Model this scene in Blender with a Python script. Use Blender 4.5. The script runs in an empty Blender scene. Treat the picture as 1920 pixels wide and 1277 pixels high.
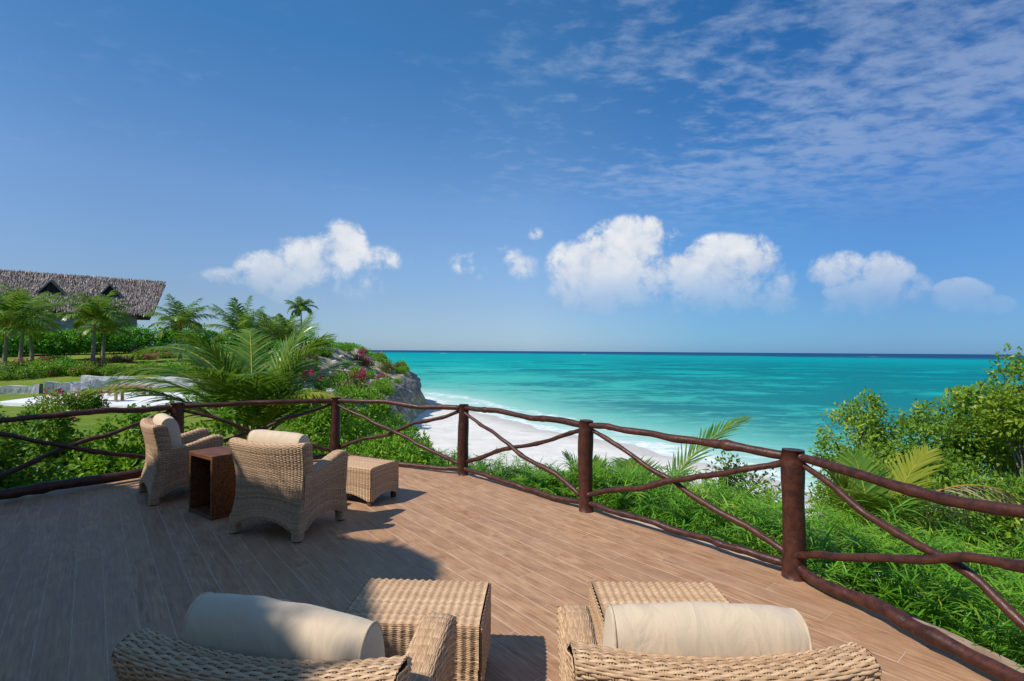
import bpy, math, random
import numpy as np
from mathutils import Vector, Matrix

R = math.radians
PI = math.pi
rng = np.random.default_rng(7)
random.seed(7)
sc = bpy.context.scene
COL = sc.collection

# ------------------------------------------------------------------ camera
cam = bpy.data.cameras.new('camera')
cam.sensor_width = 36.0
cam.lens = 18.0
cam.shift_y = 0.0102
cam.clip_start = 0.05
cam.clip_end = 60000
cam_o = bpy.data.objects.new('camera', cam)
cam_o.location = (0, 0, 1.7)
cam_o.rotation_euler = (PI / 2, R(-0.40), 0)
COL.objects.link(cam_o)
sc.camera = cam_o
sc.render.resolution_x, sc.render.resolution_y = 1024, 681

# ------------------------------------------------------------------ sun, exposure
LIGHT = Vector((0.32, 0.19, -0.41)).normalized()
SUN_EL = math.asin(-LIGHT.z)
SUN_ROT = math.atan2(-LIGHT.x, -LIGHT.y)
sun = bpy.data.lights.new('sun', 'SUN')
sun.energy = 4.8
sun.angle = R(0.53)
sun.color = (1.0, 0.945, 0.865)
sun_o = bpy.data.objects.new('sun', sun)
sun_o.rotation_euler = LIGHT.to_track_quat('-Z', 'Y').to_euler()
sun_o.location = (-30, -20, 40)
COL.objects.link(sun_o)
sc.view_settings.view_transform = 'Standard'
sc.view_settings.look = 'None'
sc.view_settings.gamma = 1.0
sc.view_settings.use_curve_mapping = False
sc.view_settings.exposure = 0.0
sc.cycles.use_denoising = True
sc.cycles.max_bounces = 8
sc.cycles.transparent_max_bounces = 6


# ------------------------------------------------------------------ node helper
class NT:
    def __init__(s, tree):
        s.t = tree
        s.n = tree.nodes
        s.l = tree.links

    def new(s, typ, **kw):
        nd = s.n.new(typ)
        for k, v in kw.items():
            setattr(nd, k, v)
        return nd

    def put(s, sock, val):
        if isinstance(val, bpy.types.NodeSocket):
            s.l.new(val, sock)
        elif val is not None:
            sock.default_value = val

    def math(s, op, a, b=None, c=None, clamp=False):
        nd = s.new('ShaderNodeMath', operation=op, use_clamp=clamp)
        s.put(nd.inputs[0], a)
        if b is not None: s.put(nd.inputs[1], b)
        if c is not None: s.put(nd.inputs[2], c)
        return nd.outputs[0]

    def vmath(s, op, a, b=None, out=0):
        nd = s.new('ShaderNodeVectorMath', operation=op)
        s.put(nd.inputs[0], a)
        if b is not None: s.put(nd.inputs[1], b)
        return nd.outputs[out]

    def smooth(s, x, lo, hi, a=0.0, b=1.0):
        nd = s.new('ShaderNodeMapRange', interpolation_type='SMOOTHSTEP')
        s.put(nd.inputs[0], x)
        for i, v in enumerate((lo, hi, a, b)):
            s.put(nd.inputs[i + 1], v)
        return nd.outputs[0]

    def lin(s, x, lo, hi, a=0.0, b=1.0):
        nd = s.new('ShaderNodeMapRange')
        s.put(nd.inputs[0], x)
        for i, v in enumerate((lo, hi, a, b)):
            s.put(nd.inputs[i + 1], v)
        return nd.outputs[0]

    def noise(s, vec, scale, detail=4.0, rough=0.55, dist=0.0, out=0):
        nd = s.new('ShaderNodeTexNoise')
        s.put(nd.inputs['Vector'], vec)
        nd.inputs['Scale'].default_value = scale
        nd.inputs['Detail'].default_value = detail
        nd.inputs['Roughness'].default_value = rough
        nd.inputs['Distortion'].default_value = dist
        return nd.outputs[out]

    def mix(s, f, a, b, mode='MIX'):
        nd = s.new('ShaderNodeMix', data_type='RGBA', blend_type=mode)
        s.put(nd.inputs[0], f)
        s.put(nd.inputs[6], a if isinstance(a, bpy.types.NodeSocket) else (*a[:3], 1))
        s.put(nd.inputs[7], b if isinstance(b, bpy.types.NodeSocket) else (*b[:3], 1))
        return nd.outputs[2]

    def ramp(s, f, stops, interp='LINEAR'):
        nd = s.new('ShaderNodeValToRGB')
        cr = nd.color_ramp
        cr.interpolation = interp
        while len(cr.elements) < len(stops):
            cr.elements.new(0.5)
        for e, (p, c) in zip(cr.elements, stops):
            e.position = p
            e.color = (*c[:3], 1)
        s.put(nd.inputs[0], f)
        return nd.outputs[0]

    def scale(s, vec, xyz):
        nd = s.new('ShaderNodeMapping')
        s.put(nd.inputs['Vector'], vec)
        nd.inputs['Scale'].default_value = xyz
        return nd.outputs[0]

    def bump(s, h, strength, dist):
        nd = s.new('ShaderNodeBump')
        s.put(nd.inputs['Height'], h)
        nd.inputs['Strength'].default_value = strength
        nd.inputs['Distance'].default_value = dist
        return nd.outputs[0]


def srgb(r, g, b):
    f = lambda c: (c / 255 / 12.92) if c / 255 <= 0.04045 else ((c / 255 + 0.055) / 1.055) ** 2.4
    return (f(r), f(g), f(b))


# ------------------------------------------------------------------ world: sky with clouds
SKY_GRADE = [(0.0, (.37, .56, 1.0)), (0.045, (.44, .58, .86)), (0.09, (.52, .62, .82)), (0.17, (.61, .75, .93)), (0.27, (.64, .84, 1.04)), (0.52, (.35, .78, 1.05))]
world = bpy.data.worlds.new('World')
sc.world = world
world.use_nodes = True
world.cycles.sampling_method = 'MANUAL'
world.cycles.sample_map_resolution = 512
W = NT(world.node_tree)
W.n.clear()
sky = W.new('ShaderNodeTexSky', sky_type='NISHITA')
sky.sun_disc = False
sky.sun_elevation = SUN_EL
sky.sun_rotation = SUN_ROT
sky.altitude = 0
sky.air_density = 1.0
sky.dust_density = 0.3
sky.ozone_density = 1.6
tc = W.new('ShaderNodeTexCoord')
dirv = W.vmath('NORMALIZE', tc.outputs['Generated'])
sp = W.new('ShaderNodeSeparateXYZ')
W.put(sp.inputs[0], dirv)
dx, dy, dz = sp.outputs
az = W.math('ARCTAN2', dx, dy)
el = W.math('ARCSINE', dz)
# polarised tropical blue: the sky's own colour, graded by height above the horizon
grade = W.ramp(W.math('MULTIPLY', el, 1.0), SKY_GRADE)
base = W.mix(1.0, sky.outputs[0], grade, 'MULTIPLY')
east = W.ramp(W.lin(dx, -1.0, 1.0), [(.20, (.90, .88, .88)), (.36, (1, 1, 1)), (.52, (1, 1, 1)), (.68, (.50, .74, .88)), (.80, (.42, .61, .78))])
base = W.mix(1.0, base, east, 'MULTIPLY')


def pxdir(px, py):
    a = math.atan((px - 960) / 960)
    return a, math.atan((658 + (px - 960) * 0.007 - py) / 960 * math.cos(a))


# cumulus: lumps given by direction, broken up by noise on the direction sphere
cumulus = [  # px, py, half width, half height, weight
    (640, 462, 38, 40, 1.0), (590, 488, 62, 40, 1.0), (525, 515, 62, 42, 0.95), (430, 524, 52, 18, 0.45), (715, 490, 45, 22, 0.4), (712, 530, 34, 24, 0.45), (600, 545, 90, 22, 0.3),
    (1180, 462, 70, 42, 1.25), (1125, 500, 76, 48, 1.25), (1130, 545, 76, 34, 0.95),
    (1255, 510, 55, 36, 1.05), (1345, 510, 80, 52, 1.2), (1410, 500, 52, 46, 1.15), (1370, 560, 120, 28, 0.75), (1455, 530, 42, 30, 0.85),
    (1560, 510, 54, 30, 1.05), (1655, 516, 44, 36, 1.1), (1625, 552, 85, 40, 1.0),
    (1800, 552, 46, 24, 1.05), (1850, 572, 40, 16, 0.8),
    (870, 492, 24, 20, 0.34), (930, 475, 38, 20, 0.32), (912, 522, 18, 28, 0.36), (970, 502, 36, 20, 0.26), (1000, 438, 14, 10, 0.3),
]
blob = None
for (px, py, hw, hh, wt) in cumulus:
    a0, e0 = pxdir(px, py)
    ca = math.cos(a0)
    wa = hw / 960 * ca * ca * 1.5
    we = hh / 960 * ca * 1.45
    u = W.math('MULTIPLY', W.math('SUBTRACT', az, a0), 1 / wa)
    v = W.math('MULTIPLY', W.math('SUBTRACT', el, e0), 1 / we)
    r2 = W.math('ADD', W.math('MULTIPLY', u, u), W.math('MULTIPLY', v, v))
    b = W.math('MULTIPLY', W.math('SUBTRACT', 1.0, r2, clamp=True), wt)
    blob = b if blob is None else W.math('MAXIMUM', blob, b)
# the same kind of small cumulus all round the horizon, outside the frame too
around = W.noise(W.scale(dirv, (5, 5, 9)), 1.0, 2.0)
band = W.math('MULTIPLY', W.smooth(el, 0.08, 0.13), W.smooth(el, 0.26, 0.18))
side = W.smooth(W.math('ABSOLUTE', az), 0.82, 0.95)
blob = W.math('MAXIMUM', blob, W.math('MULTIPLY', W.math('MULTIPLY', band, side), W.smooth(around, 0.5, 0.72)))
warp = W.vmath('SCALE', W.vmath('SUBTRACT', W.noise(dirv, 9.0, 3.0, 0.6, out=1), (0.5, 0.5, 0.5)))
warp.node.inputs['Scale'].default_value = 0.05
wd = W.vmath('ADD', dirv, warp)


def puff(v):
    r = None
    for k, (sc_v, wt) in enumerate(((24.0, 0.62), (60.0, 0.38))):
        vo = W.new('ShaderNodeTexVoronoi', feature='F1')
        W.put(vo.inputs['Vector'], v)
        vo.inputs['Scale'].default_value = sc_v
        t_ = W.math('MULTIPLY', W.math('SUBTRACT', 1.0, W.math('MULTIPLY', vo.outputs['Distance'], vo.outputs['Distance'])), wt)
        r = t_ if r is None else W.math('ADD', r, t_)
    return r


p1 = puff(wd)
p2 = puff(W.vmath('ADD', wd, (-0.010, -0.004, 0.013)))
n1 = W.noise(wd, 13.0, 9.0, 0.64)
raw = W.math('ADD', W.math('MULTIPLY', blob, 1.15), W.math('ADD', W.math('MULTIPLY', W.math('SUBTRACT', p1, 0.72), 0.5), W.math('MULTIPLY', W.math('SUBTRACT', n1, 0.5), 4.2)))
dens = W.math('MULTIPLY', W.smooth(raw, 0.10, 1.05), W.smooth(blob, 0.0, 0.30))
relief = W.math('ADD', 0.55, W.math('MULTIPLY', W.math('SUBTRACT', p1, p2), 0.75), clamp=True)
relief = W.math('ADD', W.math('MULTIPLY', relief, 0.5), W.math('MULTIPLY', W.smooth(n1, 0.36, 0.62), 0.5))
lowfade = W.smooth(el, 0.055, 0.185)
ccol = W.mix(W.math('MULTIPLY', relief, W.lin(lowfade, 0, 1, 0.35, 1.0)), (3.3, 4.0, 5.1), (6.3, 6.35, 6.5))  # sunlit and shaded sides of the puffs put into the cloud colour
dens = W.math('MULTIPLY', dens, W.lin(lowfade, 0, 1, 0.10, 0.97))
# high thin cloud sheet, broken into soft ripples
den = W.math('MAXIMUM', W.math('ADD', dz, 0.08), 0.05)
pl = W.new('ShaderNodeCombineXYZ')
W.put(pl.inputs[0], W.math('DIVIDE', dx, den))
W.put(pl.inputs[1], W.math('DIVIDE', dy, den))
rot = W.new('ShaderNodeMapping')
W.put(rot.inputs['Vector'], pl.outputs[0])
rot.inputs['Rotation'].default_value = (0, 0, R(-24))
rot.inputs['Scale'].default_value = (1.0, 1.5, 1.0)
plv = rot.outputs[0]
c1 = W.noise(plv, 8.5, 6.0, 0.6, 0.2)
c2 = W.noise(plv, 1.5, 3.0, 0.5)
cover = W.math('ADD', W.smooth(az, -0.20, 0.70, -0.14, 0.13), W.math('MULTIPLY', W.math('SUBTRACT', c2, 0.5), 0.75))
ci = W.smooth(W.math('ADD', c1, cover), 0.40, 0.78)
ci = W.math('MULTIPLY', ci, W.math('MULTIPLY', W.smooth(el, 0.17, 0.36), W.smooth(az, -0.25, 0.35, 0.10, 0.36)))
col = W.mix(ci, base, (3.7, 4.4, 5.7))
col = W.mix(dens, col, ccol)
bg = W.new('ShaderNodeBackground')
W.put(bg.inputs['Color'], col)
bg.inputs['Strength'].default_value = 0.14
wo = W.new('ShaderNodeOutputWorld')
W.l.new(bg.outputs[0], wo.inputs[0])


# ------------------------------------------------------------------ scene helpers
def tag(o, label=None, cat=None, group=None, kind=None):
    if label: o['label'] = label
    if cat: o['category'] = cat
    if group: o['group'] = group
    if kind: o['kind'] = kind
    return o


def empty(name, loc=(0, 0, 0), rz=0.0):
    o = bpy.data.objects.new(name, None)
    o.location = loc
    o.rotation_euler = (0, 0, rz)
    o.empty_display_size = 0.2
    COL.objects.link(o)
    return o


def link(name, mesh, parent=None, loc=None, rot=None):
    o = bpy.data.objects.new(name, mesh)
    COL.objects.link(o)
    if parent: o.parent = parent
    if loc is not None: o.location = loc
    if rot is not None: o.rotation_euler = rot
    return o


def copy_tree(o, parent=None):
    c = o.copy()
    COL.objects.link(c)
    c.parent = parent
    for ch in list(o.children):
        copy_tree(ch, c)
    return c


class MB:
    """collects vertices and faces; build() links them as one mesh object"""
    def __init__(s):
        s.V = []; s.F = []; s.M = []; s.S = []; s.T = []; s.n = 0

    def add(s, V, F, mat=0, smooth=True, tint=None):
        V = np.asarray(V, float).reshape(-1, 3)
        F = np.asarray(F, int)
        s.V.append(V)
        s.T.append(np.broadcast_to(np.asarray(0.5 if tint is None else tint, float), (len(V),)))
        s.F.append(F + s.n); s.M.append(mat); s.S.append(smooth)
        s.n += len(V)
        return s

    def mesh(s, name, mats):
        me = bpy.data.meshes.new(name)
        V = np.concatenate(s.V)
        me.vertices.add(len(V))
        me.vertices.foreach_set('co', V.ravel())
        tot = np.concatenate([np.full(len(f), f.shape[1]) for f in s.F])
        idx = np.concatenate([f.ravel() for f in s.F])
        me.loops.add(len(idx))
        me.loops.foreach_set('vertex_index', idx.astype(np.int32))
        me.polygons.add(len(tot))
        start = np.concatenate([[0], np.cumsum(tot)[:-1]])
        me.polygons.foreach_set('loop_start', start.astype(np.int32))
        me.polygons.foreach_set('loop_total', tot.astype(np.int32))
        me.polygons.foreach_set('material_index', np.concatenate([np.full(len(f), m) for f, m in zip(s.F, s.M)]).astype(np.int32))
        me.polygons.foreach_set('use_smooth', np.concatenate([np.full(len(f), bool(m)) for f, m in zip(s.F, s.S)]))
        a = me.attributes.new('tint', 'FLOAT', 'POINT')
        a.data.foreach_set('value', np.concatenate(s.T).astype(np.float32))
        for m in (mats if isinstance(mats, (list, tuple)) else [mats]):
            me.materials.append(m)
        me.update(calc_edges=True)
        me.validate()
        return me

    def build(s, name, mats, parent=None, loc=None, rot=None):
        return link(name, s.mesh(name, mats), parent, loc, rot)

    # ---- shapes
    def box(s, c, size, mat=0, bevel=0.0, rot=None):
        hx, hy, hz = np.array(size) / 2
        b = min(bevel, hx * .9, hy * .9, hz * .9)
        if b <= 0:
            V = np.array([[x, y, z] for z in (-hz, hz) for y in (-hy, hy) for x in (-hx, hx)])
            F = [[0, 2, 3, 1], [4, 5, 7, 6], [0, 1, 5, 4], [2, 6, 7, 3], [0, 4, 6, 2], [1, 3, 7, 5]]
            F = [np.array(F)]
        else:
            V = []; ix = {}
            for sx in (-1, 1):
                for sy in (-1, 1):
                    for sz in (-1, 1):
                        for k in range(3):
                            p = [sx * (hx - b), sy * (hy - b), sz * (hz - b)]
                            p[k] = (sx * hx, sy * hy, sz * hz)[k]
                            ix[(sx, sy, sz, k)] = len(V)
                            V.append(p)
            V = np.array(V)
            Q = []; T = []
            for k in range(3):
                a, c2 = [(1, 2), (2, 0), (0, 1)][k]
                for sg in (-1, 1):
                    q = []
                    for (p, r) in ((-1, -1), (1, -1), (1, 1), (-1, 1)):
                        t = [0, 0, 0]; t[k] = sg; t[a] = p; t[c2] = r
                        q.append(ix[(*t, k)])
                    Q.append(q if sg > 0 else q[::-1])
            for k in range(3):
                a, c2 = [(1, 2), (2, 0), (0, 1)][k]
                for sa in (-1, 1):
                    for sb in (-1, 1):
                        t0 = [0, 0, 0]; t0[k] = -1; t0[a] = sa; t0[c2] = sb
                        t1 = list(t0); t1[k] = 1
                        q = [ix[(*t0, a)], ix[(*t1, a)], ix[(*t1, c2)], ix[(*t0, c2)]]
                        Q.append(q if sa * sb < 0 else q[::-1])
            for sx in (-1, 1):
                for sy in (-1, 1):
                    for sz in (-1, 1):
                        t = [ix[(sx, sy, sz, k)] for k in range(3)]
                        T.append(t if sx * sy * sz > 0 else t[::-1])
            F = [np.array(Q), np.array(T)]
        if rot is not None:
            V = V @ np.array(rot).T
        V = V + np.array(c)
        n0 = s.n
        s.add(V, F[0], mat, False)
        if len(F) > 1:
            s.F.append(F[1] + n0); s.M.append(mat); s.S.append(False)
        return s

    def tube(s, P, rad, sides=8, mat=0, caps=True, tint=None, squash=None):
        P = np.asarray(P, float)
        n = len(P)
        rad = np.broadcast_to(np.asarray(rad, float), (n,))
        T = np.gradient(P, axis=0)
        T /= np.linalg.norm(T, axis=1)[:, None] + 1e-12
        up = np.array([0, 0, 1.0]) if abs(T[0][2]) < 0.9 else np.array([1.0, 0, 0])
        A = np.zeros((n, 3))
        a = up - T[0] * up.dot(T[0])
        for i in range(n):
            a = a - T[i] * a.dot(T[i])
            a /= np.linalg.norm(a)
            A[i] = a
        B = np.cross(T, A)
        th = np.arange(sides) / sides * 2 * PI
        V = P[:, None] + rad[:, None, None] * (np.cos(th)[None, :, None] * A[:, None] + np.sin(th)[None, :, None] * B[:, None])
        i, j = np.meshgrid(np.arange(n - 1), np.arange(sides), indexing='ij')
        j2 = (j + 1) % sides
        F = np.stack([i * sides + j, (i + 1) * sides + j, (i + 1) * sides + j2, i * sides + j2], -1).reshape(-1, 4)[:, ::-1]
        n0 = s.n
        s.add(V.reshape(-1, 3), F, mat, True, tint)
        if caps:
            s.F.append((np.arange(sides)[None]) + n0); s.M.append(mat); s.S.append(False)
            s.F.append((np.arange(sides)[::-1][None]) + n0 + (n - 1) * sides); s.M.append(mat); s.S.append(False)
        return s

    def grid(s, P, mat=0, smooth=True, tint=None, flip=False):
        a, b = P.shape[:2]
        i, j = np.meshgrid(np.arange(a - 1), np.arange(b - 1), indexing='ij')
        F = np.stack([i * b + j, (i + 1) * b + j, (i + 1) * b + j + 1, i * b + j + 1], -1).reshape(-1, 4)
        if flip: F = F[:, ::-1]
        return s.add(P.reshape(-1, 3), F, mat, smooth, None if tint is None else np.asarray(tint).ravel())

    def leaves(s, P, D, N, L, Wd, tint, mat=0, fold=0.18, curl=0.12, hexa=False):
        n = len(P)
        L = np.broadcast_to(L, (n,))[:, None]; Wd = np.broadcast_to(Wd, (n,))[:, None]
        S = np.cross(D, N)
        S /= np.linalg.norm(S, axis=1)[:, None] + 1e-9
        N = np.cross(S, D)
        if hexa:
            pts = [(0, 0, 0), (.32, .5, fold), (.72, .42, fold * .6), (1, 0, -curl * 2), (.72, -.42, fold * .6), (.32, -.5, fold)]
            F0 = [[0, 1, 2, 3], [0, 3, 4, 5]]
        else:
            pts = [(0, 0, 0), (.45, .5, fold), (1, 0, -curl), (.45, -.5, fold)]
            F0 = [[0, 1, 2], [0, 2, 3]]
        V = np.stack([P + D * L * a + S * Wd * b + N * Wd * c for a, b, c in pts], 1)
        k = len(pts)
        F = (np.arange(n)[:, None, None] * k + np.array(F0)[None]).reshape(-1, len(F0[0]))
        return s.add(V.reshape(-1, 3), F, mat, False, np.repeat(np.broadcast_to(tint, (n,)), k))

    def strips(s, P, D, S, L, Wd, droop, tint, nseg=3, mat=0, vee=0.0):
        """narrow blades: start P, direction D, side S; bend downwards by droop"""
        n = len(P)
        L = np.broadcast_to(L, (n,)); Wd = np.broadcast_to(Wd, (n,)); droop = np.broadcast_to(droop, (n,))
        prof = {2: [.7, 1.0, .05], 3: [.6, 1.0, .75, .04], 4: [.55, 1., .9, .6, .03]}[nseg]
        p = P.copy(); d = D.copy()
        st = []
        for k in range(nseg + 1):
            w = (Wd * prof[k])[:, None] * .5
            st += [p - S * w, p + S * w]
            d = d + np.stack([np.zeros(n), np.zeros(n), -droop], 1) * (1.0 / nseg)
            d /= np.linalg.norm(d, axis=1)[:, None] + 1e-9
            p = p + d * (L / nseg)[:, None]
        V = np.stack(st, 1)
        m = 2 * (nseg + 1)
        F0 = np.array([[2 * k, 2 * k + 1, 2 * k + 3, 2 * k + 2] for k in range(nseg)])
        F = (np.arange(n)[:, None, None] * m + F0[None]).reshape(-1, 4)
        return s.add(V.reshape(-1, 3), F, mat, False, np.repeat(np.broadcast_to(tint, (n,)), m))


def unit(v):
    return v / (np.linalg.norm(v, axis=-1, keepdims=True) + 1e-12)


def rdir(n, r=rng):
    return unit(r.normal(size=(n, 3)))


def hashn(ix, iy, iz, seed):
    h = (ix * 374761393 + iy * 668265263 + iz * 2147483647 + seed * 1274126177) & 0xffffffff
    h = ((h ^ (h >> 13)) * 1274126177) & 0xffffffff
    h = h ^ (h >> 16)
    return (h & 0xffff) / 65535.0


def vnoise(P, seed=0):
    P = np.asarray(P, float)
    I = np.floor(P).astype(np.int64)
    f = P - I
    f = f * f * (3 - 2 * f)
    r = 0
    for a in (0, 1):
        for b in (0, 1):
            for c in (0, 1):
                w = (f[..., 0] if a else 1 - f[..., 0]) * (f[..., 1] if b else 1 - f[..., 1]) * (f[..., 2] if c else 1 - f[..., 2])
                r = r + w * hashn(I[..., 0] + a, I[..., 1] + b, I[..., 2] + c, seed)
    return r


def fbm(P, oct=4, seed=0):
    P = np.asarray(P, float)
    r = 0; a = 1; t = 0
    for o in range(oct):
        r = r + a * (vnoise(P * 2 ** o + 17.3 * o, seed + o) - 0.5)
        t += a; a *= 0.5
    return r / t * 2


# ------------------------------------------------------------------ materials
def mat(name):
    m = bpy.data.materials.new(name)
    m.use_nodes = True
    t = NT(m.node_tree)
    t.n.clear()
    out = t.new('ShaderNodeOutputMaterial')
    return m, t, out


def principled(t, out, color, rough=0.6, spec=0.4, normal=None, coat=None):
    p = t.new('ShaderNodeBsdfPrincipled')
    t.put(p.inputs['Base Color'], color if isinstance(color, bpy.types.NodeSocket) else (*color, 1))
    t.put(p.inputs['Roughness'], rough)
    p.inputs['Specular IOR Level'].default_value = spec
    if normal is not None: t.put(p.inputs['Normal'], normal)
    if coat: p.inputs['Coat Weight'].default_value = coat; p.inputs['Coat Roughness'].default_value = 0.25
    t.l.new(p.outputs[0], out.inputs[0])
    return p


def coords(t, which='Object'):
    return t.new('ShaderNodeTexCoord').outputs[which]


def attr(t, name='tint'):
    nd = t.new('ShaderNodeAttribute')
    nd.attribute_name = name
    return nd.outputs['Fac']


def leaf_mat(name, stops, trans=0.3, rough=0.45, spec=0.35, tcol=(0.35, 0.55, 0.05)):
    m, t, out = mat(name)
    a = attr(t)
    big = t.noise(coords(t), 0.9, 2.0)
    f = t.math('ADD', a, t.math('MULTIPLY', t.math('SUBTRACT', big, 0.5), 0.5), clamp=True)
    col = t.ramp(f, stops)
    p = principled(t, out, col, rough, spec)
    tr = t.new('ShaderNodeBsdfTranslucent')
    t.put(tr.inputs[0], t.mix(0.6, col, tcol))
    mx = t.new('ShaderNodeMixShader')
    mx.inputs[0].default_value = trans
    t.l.new(p.outputs[0], mx.inputs[1]); t.l.new(tr.outputs[0], mx.inputs[2])
    t.l.new(mx.outputs[0], out.inputs[0])
    return m


M = {}
M['leaf_tree'] = leaf_mat('tree_leaf', [(0, (0.050, 0.130, 0.012)), (.45, (0.140, 0.265, 0.020)), (.8, (0.25, 0.38, 0.03)), (1, (0.38, 0.44, 0.05))])
M['leaf_yellow'] = leaf_mat('yellow_green_leaf', [(0, (0.07, 0.16, 0.010)), (.5, (0.17, 0.27, 0.014)), (1, (0.32, 0.36, 0.03))])
M['leaf_bright'] = leaf_mat('bright_shrub_leaf', [(0, (0.05, 0.17, 0.008)), (.5, (0.15, 0.34, 0.016)), (1, (0.29, 0.46, 0.03))], 0.35)
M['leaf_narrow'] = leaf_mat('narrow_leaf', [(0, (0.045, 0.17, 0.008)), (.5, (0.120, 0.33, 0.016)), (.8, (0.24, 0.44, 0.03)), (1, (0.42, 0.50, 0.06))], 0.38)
M['leaf_hedge'] = leaf_mat('hedge_leaf', [(0, (0.05, 0.21, 0.010)), (.5, (0.10, 0.37, 0.02)), (1, (0.19, 0.46, 0.03))], 0.25)
M['leaf_bougain'] = leaf_mat('bougainvillea_leaf', [(0, (0.035, 0.12, 0.010)), (.5, (0.12, 0.26, 0.02)), (1, (0.25, 0.37, 0.035))], 0.28)
M['petal'] = leaf_mat('magenta_bract', [(0, (0.30, 0.008, 0.06)), (.5, (0.50, 0.015, 0.13)), (1, (0.62, 0.04, 0.28))], 0.35, 0.6, 0.2, (0.8, 0.05, 0.3))
M['frond'] = leaf_mat('palm_leaflet', [(0, (0.02, 0.085, 0.010)), (.45, (0.07, 0.18, 0.015)), (.8, (0.20, 0.29, 0.025)), (1, (0.38, 0.38, 0.05))], 0.28, 0.35, 0.5)
M['frond_yellow'] = leaf_mat('yellow_palm_leaflet', [(0, (0.10, 0.17, 0.012)), (.5, (0.24, 0.27, 0.02)), (1, (0.42, 0.36, 0.05))], 0.35, 0.4, 0.4)
M['frond_dead'] = leaf_mat('dry_palm_leaflet', [(0, (0.22, 0.15, 0.07)), (.5, (0.38, 0.29, 0.16)), (1, (0.50, 0.42, 0.27))], 0.2, 0.7, 0.2, (0.5, 0.4, 0.2))
M['dry'] = leaf_mat('dry_scrub_leaf', [(0, (0.08, 0.10, 0.025)), (.5, (0.18, 0.18, 0.06)), (1, (0.34, 0.28, 0.12))], 0.2, 0.7, 0.2)


def m_bark(name, c0, c1, ring=0.0):
    m, t, out = mat(name)
    co = coords(t)
    n = t.noise(t.scale(co, (6, 6, 1.5)), 3.0, 5.0, 0.65)
    h = n
    if ring:
        wv = t.new('ShaderNodeTexWave', wave_type='BANDS', bands_direction='Z')
        t.put(wv.inputs['Vector'], co)
        wv.inputs['Scale'].default_value = ring
        wv.inputs['Distortion'].default_value = 1.5
        h = t.math('ADD', n, t.math('MULTIPLY', wv.outputs[1], 0.7))
    col = t.mix(t.smooth(h, 0.25, 1.0 if ring else 0.75), c0, c1)
    principled(t, out, col, 0.85, 0.2, t.bump(h, 0.6, 0.02))
    return m


M['bark'] = m_bark('pale_bark', (0.12, 0.10, 0.07), (0.34, 0.31, 0.26))
M['stem'] = m_bark('green_stem', (0.06, 0.09, 0.025), (0.14, 0.17, 0.06))
M['palm_trunk'] = m_bark('palm_trunk', (0.10, 0.075, 0.055), (0.27, 0.22, 0.18), 5.0)
M['rachis'] = m_bark('palm_rachis', (0.20, 0.22, 0.03), (0.38, 0.33, 0.06))
M['rachis_orange'] = m_bark('orange_rachis', (0.35, 0.17, 0.03), (0.48, 0.29, 0.06))
M['driftwood'] = m_bark('grey_twig', (0.12, 0.11, 0.09), (0.27, 0.25, 0.21))


def m_pole():
    m, t, out = mat('varnished_pole')
    co = coords(t)
    n = t.noise(t.scale(co, (7, 7, 7)), 2.2, 5.0, 0.6, 0.4)
    n2 = t.noise(co, 38.0, 3.0, 0.6)
    oi = t.new('ShaderNodeObjectInfo')
    f = t.math('ADD', t.smooth(n, 0.3, 0.72), t.math('MULTIPLY', oi.outputs['Random'], 0.25), clamp=True)
    col = t.mix(f, (0.026, 0.009, 0.006), (0.082, 0.025, 0.015))
    col = t.mix(t.smooth(n2, 0.60, 0.74, 0, 0.55), col, (0.018, 0.007, 0.006))
    worn = t.noise(co, 9.0, 5.0, 0.7)
    col = t.mix(t.smooth(worn, 0.60, 0.72, 0, 0.6), col, (0.15, 0.062, 0.035))
    h = t.math('ADD', t.math('MULTIPLY', n, 1.0), t.math('MULTIPLY', n2, 0.35))
    principled(t, out, col, t.lin(worn, 0.3, 0.7, 0.34, 0.60), 0.40, t.bump(h, 0.35, 0.015))
    return m


M['pole'] = m_pole()


def m_plank():
    m, t, out = mat('plank_tile')
    co = coords(t)
    oi = t.new('ShaderNodeObjectInfo')
    off = t.new('ShaderNodeCombineXYZ')
    t.put(off.inputs[0], t.math('MULTIPLY', oi.outputs['Random'], 37.0))
    t.put(off.inputs[1], t.math('MULTIPLY', oi.outputs['Random'], 91.0))
    v = t.vmath('ADD', co, off.outputs[0])
    grain = t.noise(t.scale(v, (1.6, 26, 1)), 2.2, 6.0, 0.62, 0.6)
    cloud = t.noise(t.scale(v, (2.2, 5.0, 1)), 2.0, 5.0, 0.6, 0.3)
    fine = t.noise(t.scale(v, (14, 150, 1)), 1.0, 3.0, 0.6)
    col = t.ramp(t.math('ADD', t.math('MULTIPLY', grain, 0.55), t.math('MULTIPLY', cloud, 0.45)),
                 [(.34, (0.215, 0.100, 0.047)), (.45, (0.370, 0.194, 0.096)), (.55, (0.480, 0.270, 0.141)), (.68, (0.61, 0.392, 0.228))])
    rnd = t.math('FRACT', t.math('MULTIPLY', oi.outputs['Random'], 13.7))
    col = t.mix(t.lin(oi.outputs['Random'], 0, 1, 0.0, 0.5), col, (0.31, 0.162, 0.086))
    col = t.mix(t.lin(rnd, 0, 1, 0.0, 0.25), col, (0.47, 0.315, 0.195))
    col = t.mix(t.smooth(fine, 0.55, 0.75, 0, 0.3), col, (0.17, 0.095, 0.062))
    principled(t, out, col, t.lin(cloud, 0.3, 0.7, 0.48, 0.66), 0.35, t.bump(t.math('ADD', grain, t.math('MULTIPLY', fine, 0.4)), 0.25, 0.004))
    return m


M['plank'] = m_plank()


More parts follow.
